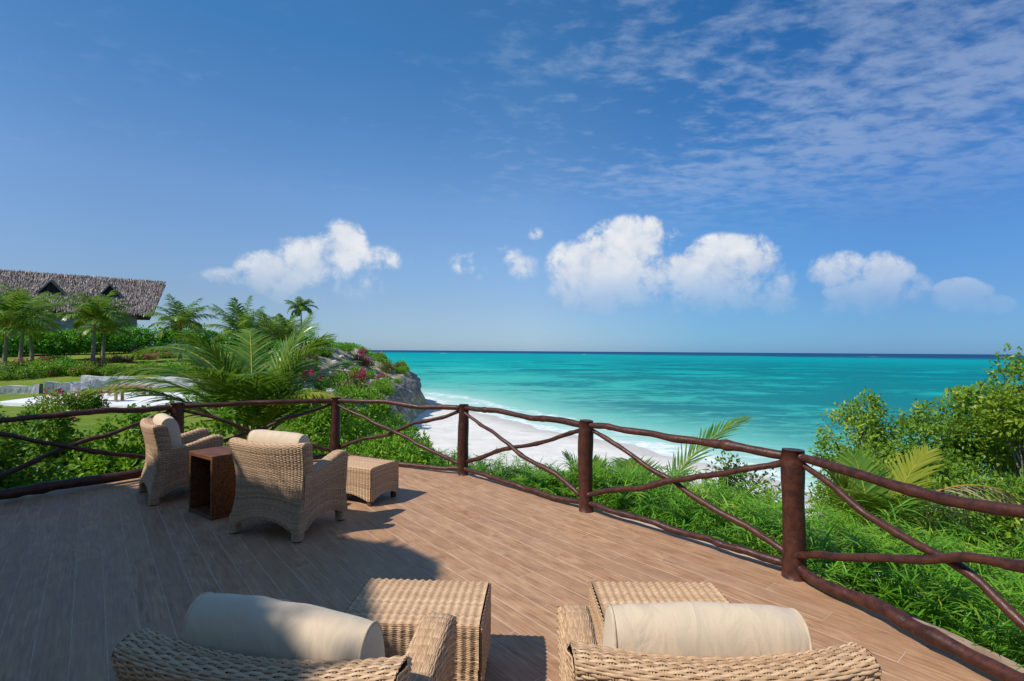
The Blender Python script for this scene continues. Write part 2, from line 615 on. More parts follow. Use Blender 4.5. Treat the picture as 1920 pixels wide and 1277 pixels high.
def m_noise(name, c0, c1, scale, rough=0.85, spec=0.2, bump=0.3, bd=0.01, lo=0.35, hi=0.65, detail=5.0):
    m, t, out = mat(name)
    n = t.noise(coords(t), scale, detail, 0.62)
    principled(t, out, t.mix(t.smooth(n, lo, hi), c0, c1), rough, spec, t.bump(n, bump, bd) if bump else None)
    return m


M['grout'] = m_noise('pale_grout', (0.46, 0.325, 0.24), (0.58, 0.43, 0.33), 9.0, spec=0.03)
M['kerb'] = m_noise('tan_concrete', (0.26, 0.18, 0.12), (0.40, 0.29, 0.20), 7.0)
M['white_wall'] = m_noise('lime_washed_wall', (0.36, 0.355, 0.36), (0.62, 0.61, 0.60), 3.5, bump=0.8, bd=0.05)
M['white_floor'] = m_noise('pale_paving', (0.66, 0.66, 0.66), (0.80, 0.80, 0.79), 2.0)
M['rubber'] = m_noise('black_glide', (0.015, 0.014, 0.013), (0.03, 0.03, 0.03), 20, 0.5)
M['opening_shade'] = m_noise('vent_shade', (0.015, 0.013, 0.012), (0.03, 0.028, 0.025), 4)
M['plaster'] = m_noise('grey_plaster', (0.30, 0.30, 0.30), (0.42, 0.42, 0.41), 2.0)
M['bench_wood'] = m_noise('bench_wood', (0.24, 0.14, 0.09), (0.40, 0.26, 0.18), 5.0)


def m_table():
    m, t, out = mat('stained_table_wood')
    v = coords(t)
    g = t.noise(t.scale(v, (1.5, 22, 22)), 2.0, 5.0, 0.6, 0.3)
    col = t.ramp(g, [(.3, (0.06, 0.021, 0.008)), (.5, (0.14, 0.052, 0.018)), (.7, (0.23, 0.095, 0.034))])
    principled(t, out, col, 0.5, 0.3, t.bump(g, 0.15, 0.003))
    return m


M['table'] = m_table()


def m_wicker(name, stops, rough=0.5):
    m, t, out = mat(name)
    a = attr(t)
    n = t.noise(t.scale(coords(t), (30, 30, 30)), 1.5, 3.0)
    f = t.math('ADD', a, t.math('MULTIPLY', t.math('SUBTRACT', n, 0.5), 0.7), clamp=True)
    principled(t, out, t.ramp(f, stops), rough, 0.4)
    return m


M['wicker'] = m_wicker('woven_strand', [(0, (0.30, 0.165, 0.080)), (.5, (0.51, 0.325, 0.182)), (1, (0.68, 0.475, 0.29))])
M['wicker_core'] = m_noise('dark_wicker_core', (0.07, 0.042, 0.025), (0.11, 0.068, 0.04), 20)


def m_fabric():
    m, t, out = mat('cream_canvas')
    co = coords(t)
    n = t.noise(co, 4.0, 4.0)
    wv = t.noise(t.scale(co, (500, 500, 500)), 1.0, 1.0)
    wr = t.noise(t.scale(co, (11, 5, 5.5)), 1.0, 3.0, 0.45, 1.6)
    h = t.math('ADD', t.math('MULTIPLY', wr, 1.0), t.math('MULTIPLY', wv, 0.04))
    p = principled(t, out, t.mix(n, (0.58, 0.455, 0.315), (0.67, 0.54, 0.39)), 0.9, 0.15, t.bump(h, 0.24, 0.03))
    p.inputs['Sheen Weight'].default_value = 0.15
    return m


M['fabric'] = m_fabric()
M['piping'] = m_noise('cream_piping', (0.50, 0.39, 0.27), (0.60, 0.48, 0.34), 30)


def m_thatch():
    m, t, out = mat('weathered_thatch')
    a = attr(t)
    n = t.noise(t.scale(coords(t), (3, 3, 3)), 1.0, 5.0, 0.65)
    f = t.math('ADD', a, t.math('MULTIPLY', t.math('SUBTRACT', n, 0.5), 0.9), clamp=True)
    principled(t, out, t.ramp(f, [(0, (0.075, 0.058, 0.050)), (.45, (0.23, 0.185, 0.165)), (.8, (0.38, 0.32, 0.285)), (1, (0.54, 0.45, 0.38))]), 0.95, 0.1)
    return m


M['thatch'] = m_thatch()


def m_ground():
    m, t, out = mat('garden_ground')
    co = coords(t)
    big = t.noise(co, 0.16, 5.0, 0.6)
    mid = t.noise(co, 1.4, 5.0, 0.65)
    fine = t.noise(co, 18.0, 3.0, 0.7)
    grass = t.ramp(t.math('ADD', t.math('MULTIPLY', big, 0.6), t.math('MULTIPLY', mid, 0.4)),
                   [(.34, (0.095, 0.19, 0.018)), (.5, (0.18, 0.25, 0.028)), (.66, (0.29, 0.265, 0.075))])
    grass = t.mix(t.smooth(fine, 0.3, 0.7, 0.35, 0.0), grass, (0.03, 0.06, 0.01))
    rocky = attr(t, 'rocky')
    rk = t.ramp(mid, [(.28, (0.14, 0.115, 0.08)), (.40, (0.32, 0.27, 0.17)), (.50, (0.22, 0.23, 0.08)), (.60, (0.50, 0.45, 0.39)), (.72, (0.66, 0.62, 0.58))])
    col = t.mix(t.smooth(t.math('ADD', rocky, t.math('MULTIPLY', t.math('SUBTRACT', mid, 0.5), 0.8)), 0.35, 0.65), grass, rk)
    principled(t, out, col, 0.95, 0.1, t.bump(t.math('ADD', mid, t.math('MULTIPLY', fine, 0.4)), 0.7, 0.12))
    return m


M['ground'] = m_ground()


def m_sand():
    m, t, out = mat('white_coral_sand')
    co = coords(t)
    n = t.noise(co, 0.5, 5.0, 0.6)
    f = t.noise(co, 5.0, 5.0, 0.7)
    wet = attr(t, 'shore')
    col = t.mix(t.smooth(n, 0.3, 0.7), (0.66, 0.625, 0.56), (0.77, 0.735, 0.67))
    weed = t.noise(t.scale(co, (0.5, 1.4, 1)), 0.8, 6.0, 0.7)
    near = t.smooth(t.math('ADD', wet, t.math('MULTIPLY', t.math('SUBTRACT', n, 0.5), 6.0)), -4.5, -0.5)
    col = t.mix(t.math('MULTIPLY', near, 0.75), col, (0.44, 0.42, 0.385))
    rt = t.smooth(t.new('ShaderNodeSeparateXYZ').outputs[0], 0, 1)
    col = t.mix(t.math('MULTIPLY', t.smooth(weed, 0.56, 0.66), t.smooth(wet, -16, -6, 0.0, 0.35)), col, (0.26, 0.235, 0.215))
    principled(t, out, col, 0.85, 0.2, t.bump(t.math('ADD', n, t.math('MULTIPLY', f, 0.25)), 0.5, 0.25))
    return m


M['sand'] = m_sand()


def m_sea():
    m, t, out = mat('lagoon_water')
    geo = t.new('ShaderNodeNewGeometry')
    pos = geo.outputs['Position']
    sh = attr(t, 'shore')
    lg = t.math('LOGARITHM', t.math('ADD', t.math('MAXIMUM', sh, 0.0), 1.0), 10.0)   # 0 at shore, 1 at 9 m, 2 at 100 m, 3 at 1 km
    wob = t.noise(t.scale(pos, (0.006, 0.012, 0)), 1.0, 4.0)
    px = t.new('ShaderNodeSeparateXYZ')
    t.put(px.inputs[0], pos)
    ratio = t.math('DIVIDE', px.outputs[0], t.math('MAXIMUM', px.outputs[1], 1.0))
    lg2 = t.math('ADD', t.math('ADD', lg, t.math('MULTIPLY', t.math('SUBTRACT', wob, 0.5), 0.35)), t.smooth(ratio, -0.3, 0.8, -0.10, 0.10))
    f = t.math('MULTIPLY', lg2, 0.25)
    col = t.ramp(f, [(0.0, (0.56, 0.66, 0.60)), (.16, (0.40, 0.60, 0.53)), (.30, (0.145, 0.46, 0.395)), (.42, (0.045, 0.385, 0.335)), (.56, (0.005, 0.345, 0.325)),
                     (.68, (0.001, 0.29, 0.30)), (.775, (0.001, 0.27, 0.30)), (.80, (0.008, 0.10, 0.19)), (.86, (0.012, 0.065, 0.15))])
    # seagrass and sandbars on the lagoon bed
    g1 = t.noise(t.scale(pos, (0.020, 0.034, 0)), 1.0, 6.0, 0.66, 0.6)
    g2 = t.noise(t.scale(pos, (0.20, 0.36, 0)), 1.0, 5.0, 0.68, 0.3)
    right = t.smooth(ratio, -0.15, 0.45, -0.02, 0.085)
    gm = t.math('ADD', t.math('ADD', t.math('MULTIPLY', g1, 0.65), t.math('MULTIPLY', g2, 0.35)), right)
    mid = t.math('MULTIPLY', t.smooth(lg, 1.05, 1.5), t.smooth(lg, 2.95, 2.4))
    dark = t.math('MULTIPLY', t.smooth(gm, 0.47, 0.60), mid)
    col = t.mix(t.math('MULTIPLY', dark, 0.72), col, (0.003, 0.120, 0.160))
    pale = t.math('MULTIPLY', t.smooth(gm, 0.46, 0.36), mid)
    col = t.mix(t.math('MULTIPLY', pale, 0.35), col, (0.10, 0.52, 0.46))
    # foam: swash lines along the shore and breakers on the far reef
    s1 = t.noise(t.scale(pos, (0.10, 0.16, 0)), 1.0, 5.0, 0.6)
    s2 = t.noise(pos, 0.9, 6.0, 0.7)
    sd = t.math('ADD', sh, t.math('MULTIPLY', t.math('SUBTRACT', s1, 0.5), 14.0))
    line = t.math('MAXIMUM', t.smooth(t.math('ABSOLUTE', t.math('SUBTRACT', sd, 0.6)), 2.2, 0.2),
                  t.math('MULTIPLY', t.smooth(t.math('ABSOLUTE', t.math('SUBTRACT', sd, 6.5)), 1.8, 0.2), 0.75))
    foam = t.math('MULTIPLY', line, t.smooth(s2, 0.36, 0.60))
    rf = t.noise(t.scale(pos, (0.006, 0.0016, 0)), 1.0, 5.0, 0.75)
    reef = t.math('MULTIPLY', t.smooth(rf, 0.60, 0.66), t.math('MULTIPLY', t.smooth(lg, 3.08, 3.12), t.smooth(lg, 3.25, 3.2)))
    foam = t.math('MAXIMUM', foam, reef)
    col = t.mix(foam, col, (0.82, 0.84, 0.83))
    w1 = t.noise(t.scale(pos, (0.22, 0.85, 0)), 1.0, 5.0, 0.6, 0.3)
    w2 = t.noise(t.scale(pos, (1.6, 4.5, 0)), 1.0, 3.0, 0.6)
    h = t.math('ADD', t.math('MULTIPLY', w1, 1.0), t.math('MULTIPLY', w2, 0.2))
    nrm = t.bump(h, 0.75, 0.55)
    d = t.new('ShaderNodeBsdfDiffuse')
    t.put(d.inputs[0], col); t.put(d.inputs['Normal'], nrm)
    g = t.new('ShaderNodeBsdfGlossy')
    g.inputs['Roughness'].default_value = 0.22
    t.put(g.inputs['Normal'], nrm)
    mx = t.new('ShaderNodeMixShader')
    mx.inputs[0].default_value = 0.04
    t.l.new(d.outputs[0], mx.inputs[1]); t.l.new(g.outputs[0], mx.inputs[2])
    t.l.new(mx.outputs[0], out.inputs[0])
    return m


M['sea'] = m_sea()


def m_rock():
    m, t, out = mat('coral_limestone')
    co = coords(t)
    a = t.noise(co, 0.7, 6.0, 0.7)
    v = t.new('ShaderNodeTexVoronoi')
    t.put(v.inputs['Vector'], co)
    v.inputs['Scale'].default_value = 1.6
    f = t.noise(co, 4.5, 5.0, 0.7)
    h = t.math('ADD', t.math('MULTIPLY', v.outputs['Distance'], 0.7), f)
    col = t.ramp(t.math('ADD', t.math('MULTIPLY', a, 0.5), t.math('MULTIPLY', f, 0.5)),
                 [(.32, (0.05, 0.045, 0.04)), (.46, (0.17, 0.155, 0.14)), (.58, (0.34, 0.32, 0.29)), (.72, (0.55, 0.53, 0.50))])
    principled(t, out, col, 0.95, 0.15, t.bump(h, 0.9, 0.25))
    return m


M['rock'] = m_rock()

# ------------------------------------------------------------------ the land: edge line, heights
EDGE = np.array([(5.5, -40), (4.4, -5), (4.0, 1.5), (3.3, 4.6), (2.2, 6.7), (0.3, 8.8), (-2.2, 10.4), (-4.3, 14), (-6.8, 20), (-9.5, 32), (-12, 45), (-14.5, 60),
                 (-15.4, 76), (-19, 88), (-30, 97), (-60, 112), (-160, 150)], float)
SHORE = np.array([(60, -60), (24, 0), (18.6, 30), (17.4, 37.8), (11.6, 46.5), (2.5, 59), (-7, 76), (-15.5, 92), (-24, 103), (-60, 122), (-200, 170)], float)


def poly_dist(X, Y, L):
    best = np.full(X.shape, 1e9)
    sgn = np.zeros(X.shape)
    for (x0, y0), (x1, y1) in zip(L[:-1], L[1:]):
        ex, ey = x1 - x0, y1 - y0
        t = np.clip(((X - x0) * ex + (Y - y0) * ey) / (ex * ex + ey * ey), 0, 1)
        d = np.hypot(X - x0 - t * ex, Y - y0 - t * ey)
        cr = ex * (Y - y0) - ey * (X - x0)
        m = d < best - 1e-9
        best = np.where(m, d, best)
        sgn = np.where(m, np.where(cr > 0, 1.0, -1.0), sgn)
    return best * sgn          # positive on the left of the line = inland


def sstep(x, a, b):
    t = np.clip((x - a) / (b - a), 0, 1)
    return t * t * (3 - 2 * t)


def ground(X, Y):
    X = np.asarray(X, float); Y = np.asarray(Y, float)
    s = poly_dist(X, Y, EDGE)
    zp = np.interp(Y, [-40, 0, 12, 19, 25, 30, 42, 60, 80, 150], [-.55, -.5, -.5, -.62, -.5, 0, .6, 1.75, 2.2, 2.4])
    rim = np.interp(Y, [0, 12, 20, 45, 62, 76, 90], [-.55, -.75, -1.6, -2.7, -2.3, -1.2, -1.0])
    rw = np.interp(Y, [0, 12, 30, 45, 80], [.8, 2, 8, 11, 9])
    zi = rim + (zp - rim) * sstep(s, 0, rw)
    fall = np.where((X > 0.2) & (Y < 14), np.interp(X, [0.2, 3], [5, 16]), 4.0)
    t = np.clip(-s / fall, 0, 1)
    z = np.where(s > 0, zi, rim + (-7.6 - rim) * (0.4 * t + 0.6 * t * t * (3 - 2 * t)))
    rough = fbm(np.stack([X * .35, Y * .35, X * 0], -1), 4, 3)
    amp = np.interp(Y, [10, 30, 50, 80], [.04, .06, .5, .5]) * np.where(s > 0, 1 - sstep(s, rw, rw + 3) * .85, 1.0)
    return z + rough * amp


def gz(x, y):
    return float(ground(np.array([x]), np.array([y]))[0])


def axis(pts):
    return np.concatenate([np.linspace(a, b, n, endpoint=False) for a, b, n in pts] + [[pts[-1][1]]])


gx = axis([(-420, -160, 12), (-160, -60, 50), (-60, -25, 60), (-25, 12, 130), (12, 30, 20)])
gy = axis([(-40, 0, 20), (0, 30, 90), (30, 95, 150), (95, 170, 25)])
X, Y = np.meshgrid(gx, gy, indexing='ij')
Z = ground(X, Y)
s_ = poly_dist(X, Y, EDGE)
mb = MB().grid(np.stack([X, Y, Z], -1), 0)
terrain = mb.build('terrain', [M['ground']])
rk = sstep(Y, 30, 42) * (1 - sstep(s_, 8, 12)) + (s_ < 0) * 0.7 * (X < -1)
a = terrain.data.attributes.new('rocky', 'FLOAT', 'POINT')
a.data.foreach_set('value', np.clip(rk, 0, 1).ravel().astype(np.float32))
tag(terrain, kind='structure')

# beach
bx = axis([(-70, -20, 25), (-20, 40, 90), (40, 80, 8)])
by = axis([(-40, 10, 12), (10, 110, 120), (110, 150, 8)])
X, Y = np.meshgrid(bx, by, indexing='ij')
sh = -poly_dist(X, Y, SHORE)
Z = np.clip(-7.0 - 0.045 * sh, -9.0, -6.1) + fbm(np.stack([X * .3, Y * .3, X * 0], -1), 3, 9) * .07
beach = MB().grid(np.stack([X, Y, Z], -1)).build('beach', [M['sand']])
a = beach.data.attributes.new('shore', 'FLOAT', 'POINT')
a.data.foreach_set('value', sh.ravel().astype(np.float32))
tag(beach, kind='structure')

# sea: fine near the shore, reaching the horizon
sx = np.concatenate([-np.geomspace(40000, 100, 16), np.linspace(-90, 110, 101), np.geomspace(130, 40000, 16)])
sy = np.concatenate([np.linspace(-80, 150, 116), np.geomspace(155, 45000, 30)])
X, Y = np.meshgrid(sx, sy, indexing='ij')
sh = -poly_dist(X, Y, SHORE)
sea = MB().grid(np.stack([X, Y, np.full_like(X, -7.0)], -1)).build('sea', [M['sea']])
a = sea.data.attributes.new('shore', 'FLOAT', 'POINT')
a.data.foreach_set('value', sh.ravel().astype(np.float32))
tag(sea, kind='structure')

# headland: undercut coral cliff along the edge line
seg = EDGE[(EDGE[:, 1] >= 32) & (EDGE[:, 0] > -70)]
cum = np.concatenate([[0], np.cumsum(np.linalg.norm(np.diff(seg, axis=0), axis=1))])
ss = np.linspace(0, cum[-1], 170)
cx = np.interp(ss, cum, seg[:, 0]); cy = np.interp(ss, cum, seg[:, 1])
for _ in range(14):
    cx[1:-1] = (cx[:-2] + cx[1:-1] * 2 + cx[2:]) / 4; cy[1:-1] = (cy[:-2] + cy[1:-1] * 2 + cy[2:]) / 4
tx = np.gradient(cx); ty = np.gradient(cy)
ln = np.hypot(tx, ty); ox, oy = ty / ln, -tx / ln       # outward
prof = [(-2.2, .35), (-1.2, .25), (-.3, 0), (.5, -.5), (1.1, -1.1), (1.6, -1.9), (1.9, -2.7), (1.8, -3.3), (1.1, -3.8), (.3, -4.2), (-.3, -4.7), (-.5, -5.2), (-.3, -5.8), (.2, -6.6)]
pf = np.array(prof)
tt = np.linspace(0, len(pf) - 1, 44)
po = np.interp(tt, np.arange(len(pf)), pf[:, 0]); pz = np.interp(tt, np.arange(len(pf)), pf[:, 1])
rimz = ground(cx - ox * 1.0, cy - oy * 1.0)
G = np.zeros((len(ss), len(tt), 3))
frac = (pz[None] - pz.min()) / (pz.max() - pz.min())
G[..., 0] = cx[:, None] + ox[:, None] * po[None]
G[..., 1] = cy[:, None] + oy[:, None] * po[None]
G[..., 2] = -7.1 + (rimz[:, None] + 7.3) * frac
nz = fbm(G * .45, 5, 21) * 1.5 + fbm(G * 1.7, 3, 5) * .45
G[..., 0] += ox[:, None] * nz; G[..., 1] += oy[:, None] * nz; G[..., 2] += fbm(G * .5 + 9, 3, 2) * .35
headland = MB().grid(G, 0, True, flip=True).build('headland', [M['rock']])
tag(headland, kind='structure')


# rocks lying on the headland slope
def rock_mesh(seed):
    n, m_ = 10, 7
    th = np.linspace(0, 2 * PI, n, endpoint=False)
    V = [(0, 0, 1)]
    for k in range(1, m_):
        ph = PI * k / m_
        V += [(math.sin(ph) * math.cos(a), math.sin(ph) * math.sin(a), math.cos(ph)) for a in th]
    V.append((0, 0, -1))
    V = np.array(V)
    V *= (1 + fbm(V * 1.3 + seed * 7, 3, seed)[:, None] * .8)
    V = np.sign(V) * np.abs(V) ** .8
    b = MB()
    Q = []; T = []
    for k in range(m_ - 2):
        for j in range(n):
            Q.append([1 + k * n + j, 1 + (k + 1) * n + j, 1 + (k + 1) * n + (j + 1) % n, 1 + k * n + (j + 1) % n])
    for j in range(n):
        T.append([0, 1 + j, 1 + (j + 1) % n]); T.append([len(V) - 1, 1 + (m_ - 2) * n + (j + 1) % n, 1 + (m_ - 2) * n + j])
    b.add(V, np.array(Q), 0, False)
    b.F.append(np.array(T)); b.M.append(0); b.S.append(False)
    return b.mesh('rock', [M['pale_rock']])


M['pale_rock'] = m_noise('pale_coral_rock', (0.20, 0.18, 0.165), (0.60, 0.55, 0.51), 2.2, bump=0.9, bd=0.15, lo=0.3, hi=0.62)
rocks = [rock_mesh(i) for i in range(5)]
cnt = 0
while cnt < 120:
    px = random.uniform(520, 745); d = 38 + 36 * random.random() ** 1.5
    x = (px - 960) / 960 * d
    s0 = float(poly_dist(np.array([x]), np.array([d]), EDGE)[0])
    if s0 < .4 or s0 > 10.5: continue
    r = random.uniform(.14, .48) * (1.25 if random.random() < .15 else 1)
    o = link('rock', rocks[cnt % 5], terrain, (x, d, gz(x, d) + r * .1), (random.uniform(-.4, .4), random.uniform(-.4, .4), random.uniform(0, 6)))
    o.scale = (r * random.uniform(.9, 1.7), r * random.uniform(.8, 1.4), r * random.uniform(.5, .9))
    cnt += 1

# ------------------------------------------------------------------ deck
POSTS = [(2.70, 1.86), (2.145, 3.886), (0.796, 5.458), (-0.657, 7.004), (-2.71, 7.884), (-4.54, 6.945), (-5.84, 5.29), (-6.5, 3.25)]
path = [(2.95, -5.0), (2.93, -.2)] + POSTS + [(-6.7, 1.0), (-6.8, -5.0)]


def through(P, n=8):
    P = np.array(P, float)
    Q = np.concatenate([[2 * P[0] - P[1]], P, [2 * P[-1] - P[-2]]])
    out = []
    for i in range(1, len(Q) - 2):
        p0, p1, p2, p3 = Q[i - 1:i + 3]
        for t in np.arange(n) / n:
            out.append(.5 * (2 * p1 + (p2 - p0) * t + (2 * p0 - 5 * p1 + 4 * p2 - p3) * t * t + (3 * p1 - p0 - 3 * p2 + p3) * t ** 3))
    out.append(P[-1])
    return np.array(out)


ring = through(path)
tg = np.gradient(ring, axis=0); tg /= np.linalg.norm(tg, axis=1)[:, None]
outw = np.stack([tg[:, 1], -tg[:, 0]], 1)
kw_ = np.where(ring[:, 0] > 0, np.interp(ring[:, 1], [2.0, 4.5], [.20, 0.0]), 0.0)[:, None]
OUT = ring + outw * (0.20 + kw_)            # slab outline, a wider kerb on the right
INN = ring + outw * (0.13 + kw_ * .2)            # planks stop here


def prism(b, poly, z0, z1, mat=0):
    n = len(poly)
    P = np.array(poly)
    V = np.concatenate([np.c_[P, np.full(n, z0)], np.c_[P, np.full(n, z1)]])
    b.F.append(np.array([list(range(n, 2 * n))]) + b.n); b.M.append(mat); b.S.append(False)
    b.F.append(np.array([list(range(n))[::-1]]) + b.n); b.M.append(mat); b.S.append(False)
    F = np.array([[i, (i + 1) % n, n + (i + 1) % n, n + i] for i in range(n)])
    b.add(V, F, mat, False)


deck = MB()
prism(deck, OUT, -0.42, -0.030, 0)
deck = deck.build('deck', [M['kerb']])
tag(deck, kind='structure')
b = MB(); prism(b, INN + outw * .004, -0.028, -0.0002)
b.build('grout_bed', [M['grout']], deck)

vd = np.array([-0.635, 0.772]); vd /= np.linalg.norm(vd)        # plank direction
vn = np.array([vd[1], -vd[0]])
PW, PL, GAP = 0.160, 1.20, 0.0055
ccw = INN if np.sum(INN[:, 0] * np.roll(INN[:, 1], -1) - INN[:, 1] * np.roll(INN[:, 0], -1)) > 0 else INN[::-1]


def clip_poly(P, C):
    P = [np.array(p) for p in P]
    for a, c in zip(C, np.roll(C, -1, 0)):
        e = c - a
        if e @ e < 1e-10: continue
        ins = lambda p: e[0] * (p[1] - a[1]) - e[1] * (p[0] - a[0])
        Q = []
        for p, q in zip(P, P[1:] + P[:1]):
            ip, iq = ins(p), ins(q)
            if ip >= 0: Q.append(p)
            if (ip > 0 > iq) or (ip < 0 < iq): Q.append(p + (q - p) * ip / (ip - iq))
        P = Q
        if len(P) < 3: return []
    return P


def proj(x, y, z):
    return (512 + 512 * x / y, 351 + 512 * (1.7 - z) / y)


full_plank = MB().box((0, 0, -.004), (PL - GAP, PW - GAP, .011), 0, .0018).mesh('plank', [M['plank']])
pieces = []
for r in range(-60, 60):
    off = (r * 0.37 + random.uniform(-.08, .08)) % 1.0 * PL
    for k in range(-9, 11):
        u0 = k * PL + off; v0 = r * PW
        c = vd * u0 + vn * v0
        hx, hy = (PL - GAP) / 2, (PW - GAP) / 2
        Q = [c + vd * a * hx + vn * b_ * hy for a, b_ in ((-1, -1), (-1, 1), (1, 1), (1, -1))]
        Q2 = clip_poly(Q, ccw)
        if not Q2: continue
        ar = 0.5 * abs(sum(p[0] * q[1] - p[1] * q[0] for p, q in zip(Q2, Q2[1:] + Q2[:1])))
        if ar < 4e-4: continue
        whole = ar > 4 * hx * hy * .999
        # share of the picture
        cc = np.mean(Q2, 0)
        vis = 0
        for p in list(Q2) + [cc]:
            if p[1] > .6:
                sx_, sy_ = proj(p[0], p[1], 0)
                if -5 < sx_ < 1029 and sy_ < 690: vis = 1
        size = ar * 512 ** 2 * 1.7 / max(cc[1], .8) ** 3 if vis else 0
        pieces.append((size, c, Q2, whole))
pieces.sort(key=lambda p: -p[0])
ang = math.atan2(vd[1], vd[0])
rest = MB()
for i, (size, c, Q2, whole) in enumerate(pieces):
    if i < 300 and size > 0:
        if whole:
            link('plank', full_plank, deck, (c[0], c[1], random.uniform(-.0006, .0006)), (0, 0, ang))
        else:
            b = MB()
            L2 = [((p - c) @ vd, (p - c) @ np.array([-vd[1], vd[0]])) for p in Q2]
            if sum(p[0] * q[1] - p[1] * q[0] for p, q in zip(L2, L2[1:] + L2[:1])) < 0: L2 = L2[::-1]
            prism(b, L2, -.0095, .0015)
            b.build('plank', [M['plank']], deck, (c[0], c[1], 0), (0, 0, ang))
    else:
        L2 = [(p @ vd, p @ np.array([-vd[1], vd[0]])) for p in Q2]
        if sum(p[0] * q[1] - p[1] * q[0] for p, q in zip(L2, L2[1:] + L2[:1])) < 0: L2 = L2[::-1]
        prism(rest, L2, -.0095, .0015)
if rest.n:
    tag(rest.build('planks_beyond', [M['plank']], deck, None, (0, 0, ang)), kind='stuff')

# ------------------------------------------------------------------ railing of crooked varnished poles
railing = empty('pole_railing', (POSTS[3][0], POSTS[3][1], 0))
tag(railing, 'rustic railing of crooked dark brown varnished poles round the curved deck', 'railing')
RL = np.array([POSTS[3][0], POSTS[3][1], 0])
postr = [.082, .081, .078, .072, .075, .078, .08, .08]
for i, (x, y) in enumerate(POSTS):
    zz = np.linspace(-.02, .963, 14)
    P = np.stack([x + .006 * np.sin(zz * 5 + i), y + .006 * np.cos(zz * 4 + i * 2), zz], 1) - RL
    rr = postr[i] * (1 + .05 * np.sin(zz * 6.3 + i * 1.7) + .02 * np.sin(zz * 17 + i))
    rr[-1] *= .93; P[-1, 2] += .003
    MB().tube(P, rr, 18).build('post', [M['pole']], railing)


def pole(name, p0, p1, r0, r1, amp, seed, sag=0.0, ctl=None):
    n = 64
    t = np.linspace(0, 1, n)
    p0 = np.array(p0, float); p1 = np.array(p1, float)
    P = p0 + (p1 - p0) * t[:, None]
    d = unit((p1 - p0)[None])[0]
    side = unit(np.cross(d, [0, 0, 1.0])[None])[0]
    upv = np.cross(side, d)
    env = np.sin(PI * np.clip(t, 0, 1)) ** .5
    q = np.stack([t * 4.2 + seed * 3.1, t * 0 + seed, t * 0], 1)
    q2 = np.stack([t * 11 + seed * 1.7, t * 0 + 5 + seed, t * 0], 1)
    a = fbm(q, 2, seed) * amp + fbm(q2, 2, seed + 3) * amp * .28
    b_ = fbm(q + 50, 2, seed + 9) * amp * .9
    if ctl is not None:
        a = a * .35 + np.interp(t, [c[0] for c in ctl], [c[1] for c in ctl])
        k = np.array([1, 2, 3, 2, 1]) / 9.
        a = np.convolve(np.pad(a, 2, mode='edge'), k, 'valid')
    P = P + upv * (a * env - sag * np.sin(PI * t))[:, None] + side * (b_ * env)[:, None]
    r = r0 + (r1 - r0) * t
    r = r * (1 + .16 * fbm(q2 * 1.4 + 20, 2, seed + 5))
    for kk in np.random.default_rng(seed).uniform(.08, .92, 4):      # knots
        r = r * (1 + .16 * np.exp(-((t - kk) / .016) ** 2))
    return MB().tube(P - RL, r, 12).build(name, [M['pole']], railing)


top_ctl = {0: [(0, 0), (.12, .035), (.25, .02), (.5, -.03), (.8, -.02), (1, 0)],
           1: [(0, 0), (.2, .02), (.5, .0), (.78, -.01), (.9, .03), (1, .0)],
           2: [(0, 0), (.15, .02), (.4, -.03), (.7, .02), (1, 0)],
           3: [(0, 0), (.3, -.03), (.6, .02), (.9, .01), (1, 0)],
           4: [(0, 0), (.4, .03), (.7, .01), (1, 0)]}
for i in range(len(POSTS) - 1):
    A = np.array([*POSTS[i], 0]); B = np.array([*POSTS[i + 1], 0])
    d = unit((B - A)[None])[0]
    inn = np.array([-d[1], d[0], 0])
    if i < 2: inn = -inn
    a0 = A + d * postr[i] * .75; b0 = B - d * postr[i + 1] * .75
    up = lambda z: np.array([0, 0, z])
    pole('top_rail', a0 + up(.912), b0 + up(.922), .037, .031, .05, 11 + i, 0, top_ctl.get(i))
    pole('diagonal_pole', a0 + up(.16) + inn * .028, b0 + up(.865) + inn * .028, .028, .022, .05, 31 + i)
    pole('diagonal_pole', a0 + up(.865) - inn * .028, b0 + up(.19) - inn * .028, .024, .027, .05, 51 + i)
    big = .062 if i >= 5 else (.043 if i == 0 else .032)
    pole('bottom_rail', a0 + up(.085), b0 + up(.09), big, big * .9, .05 if i < 5 else .015, 71 + i, .025 if i < 5 else 0)


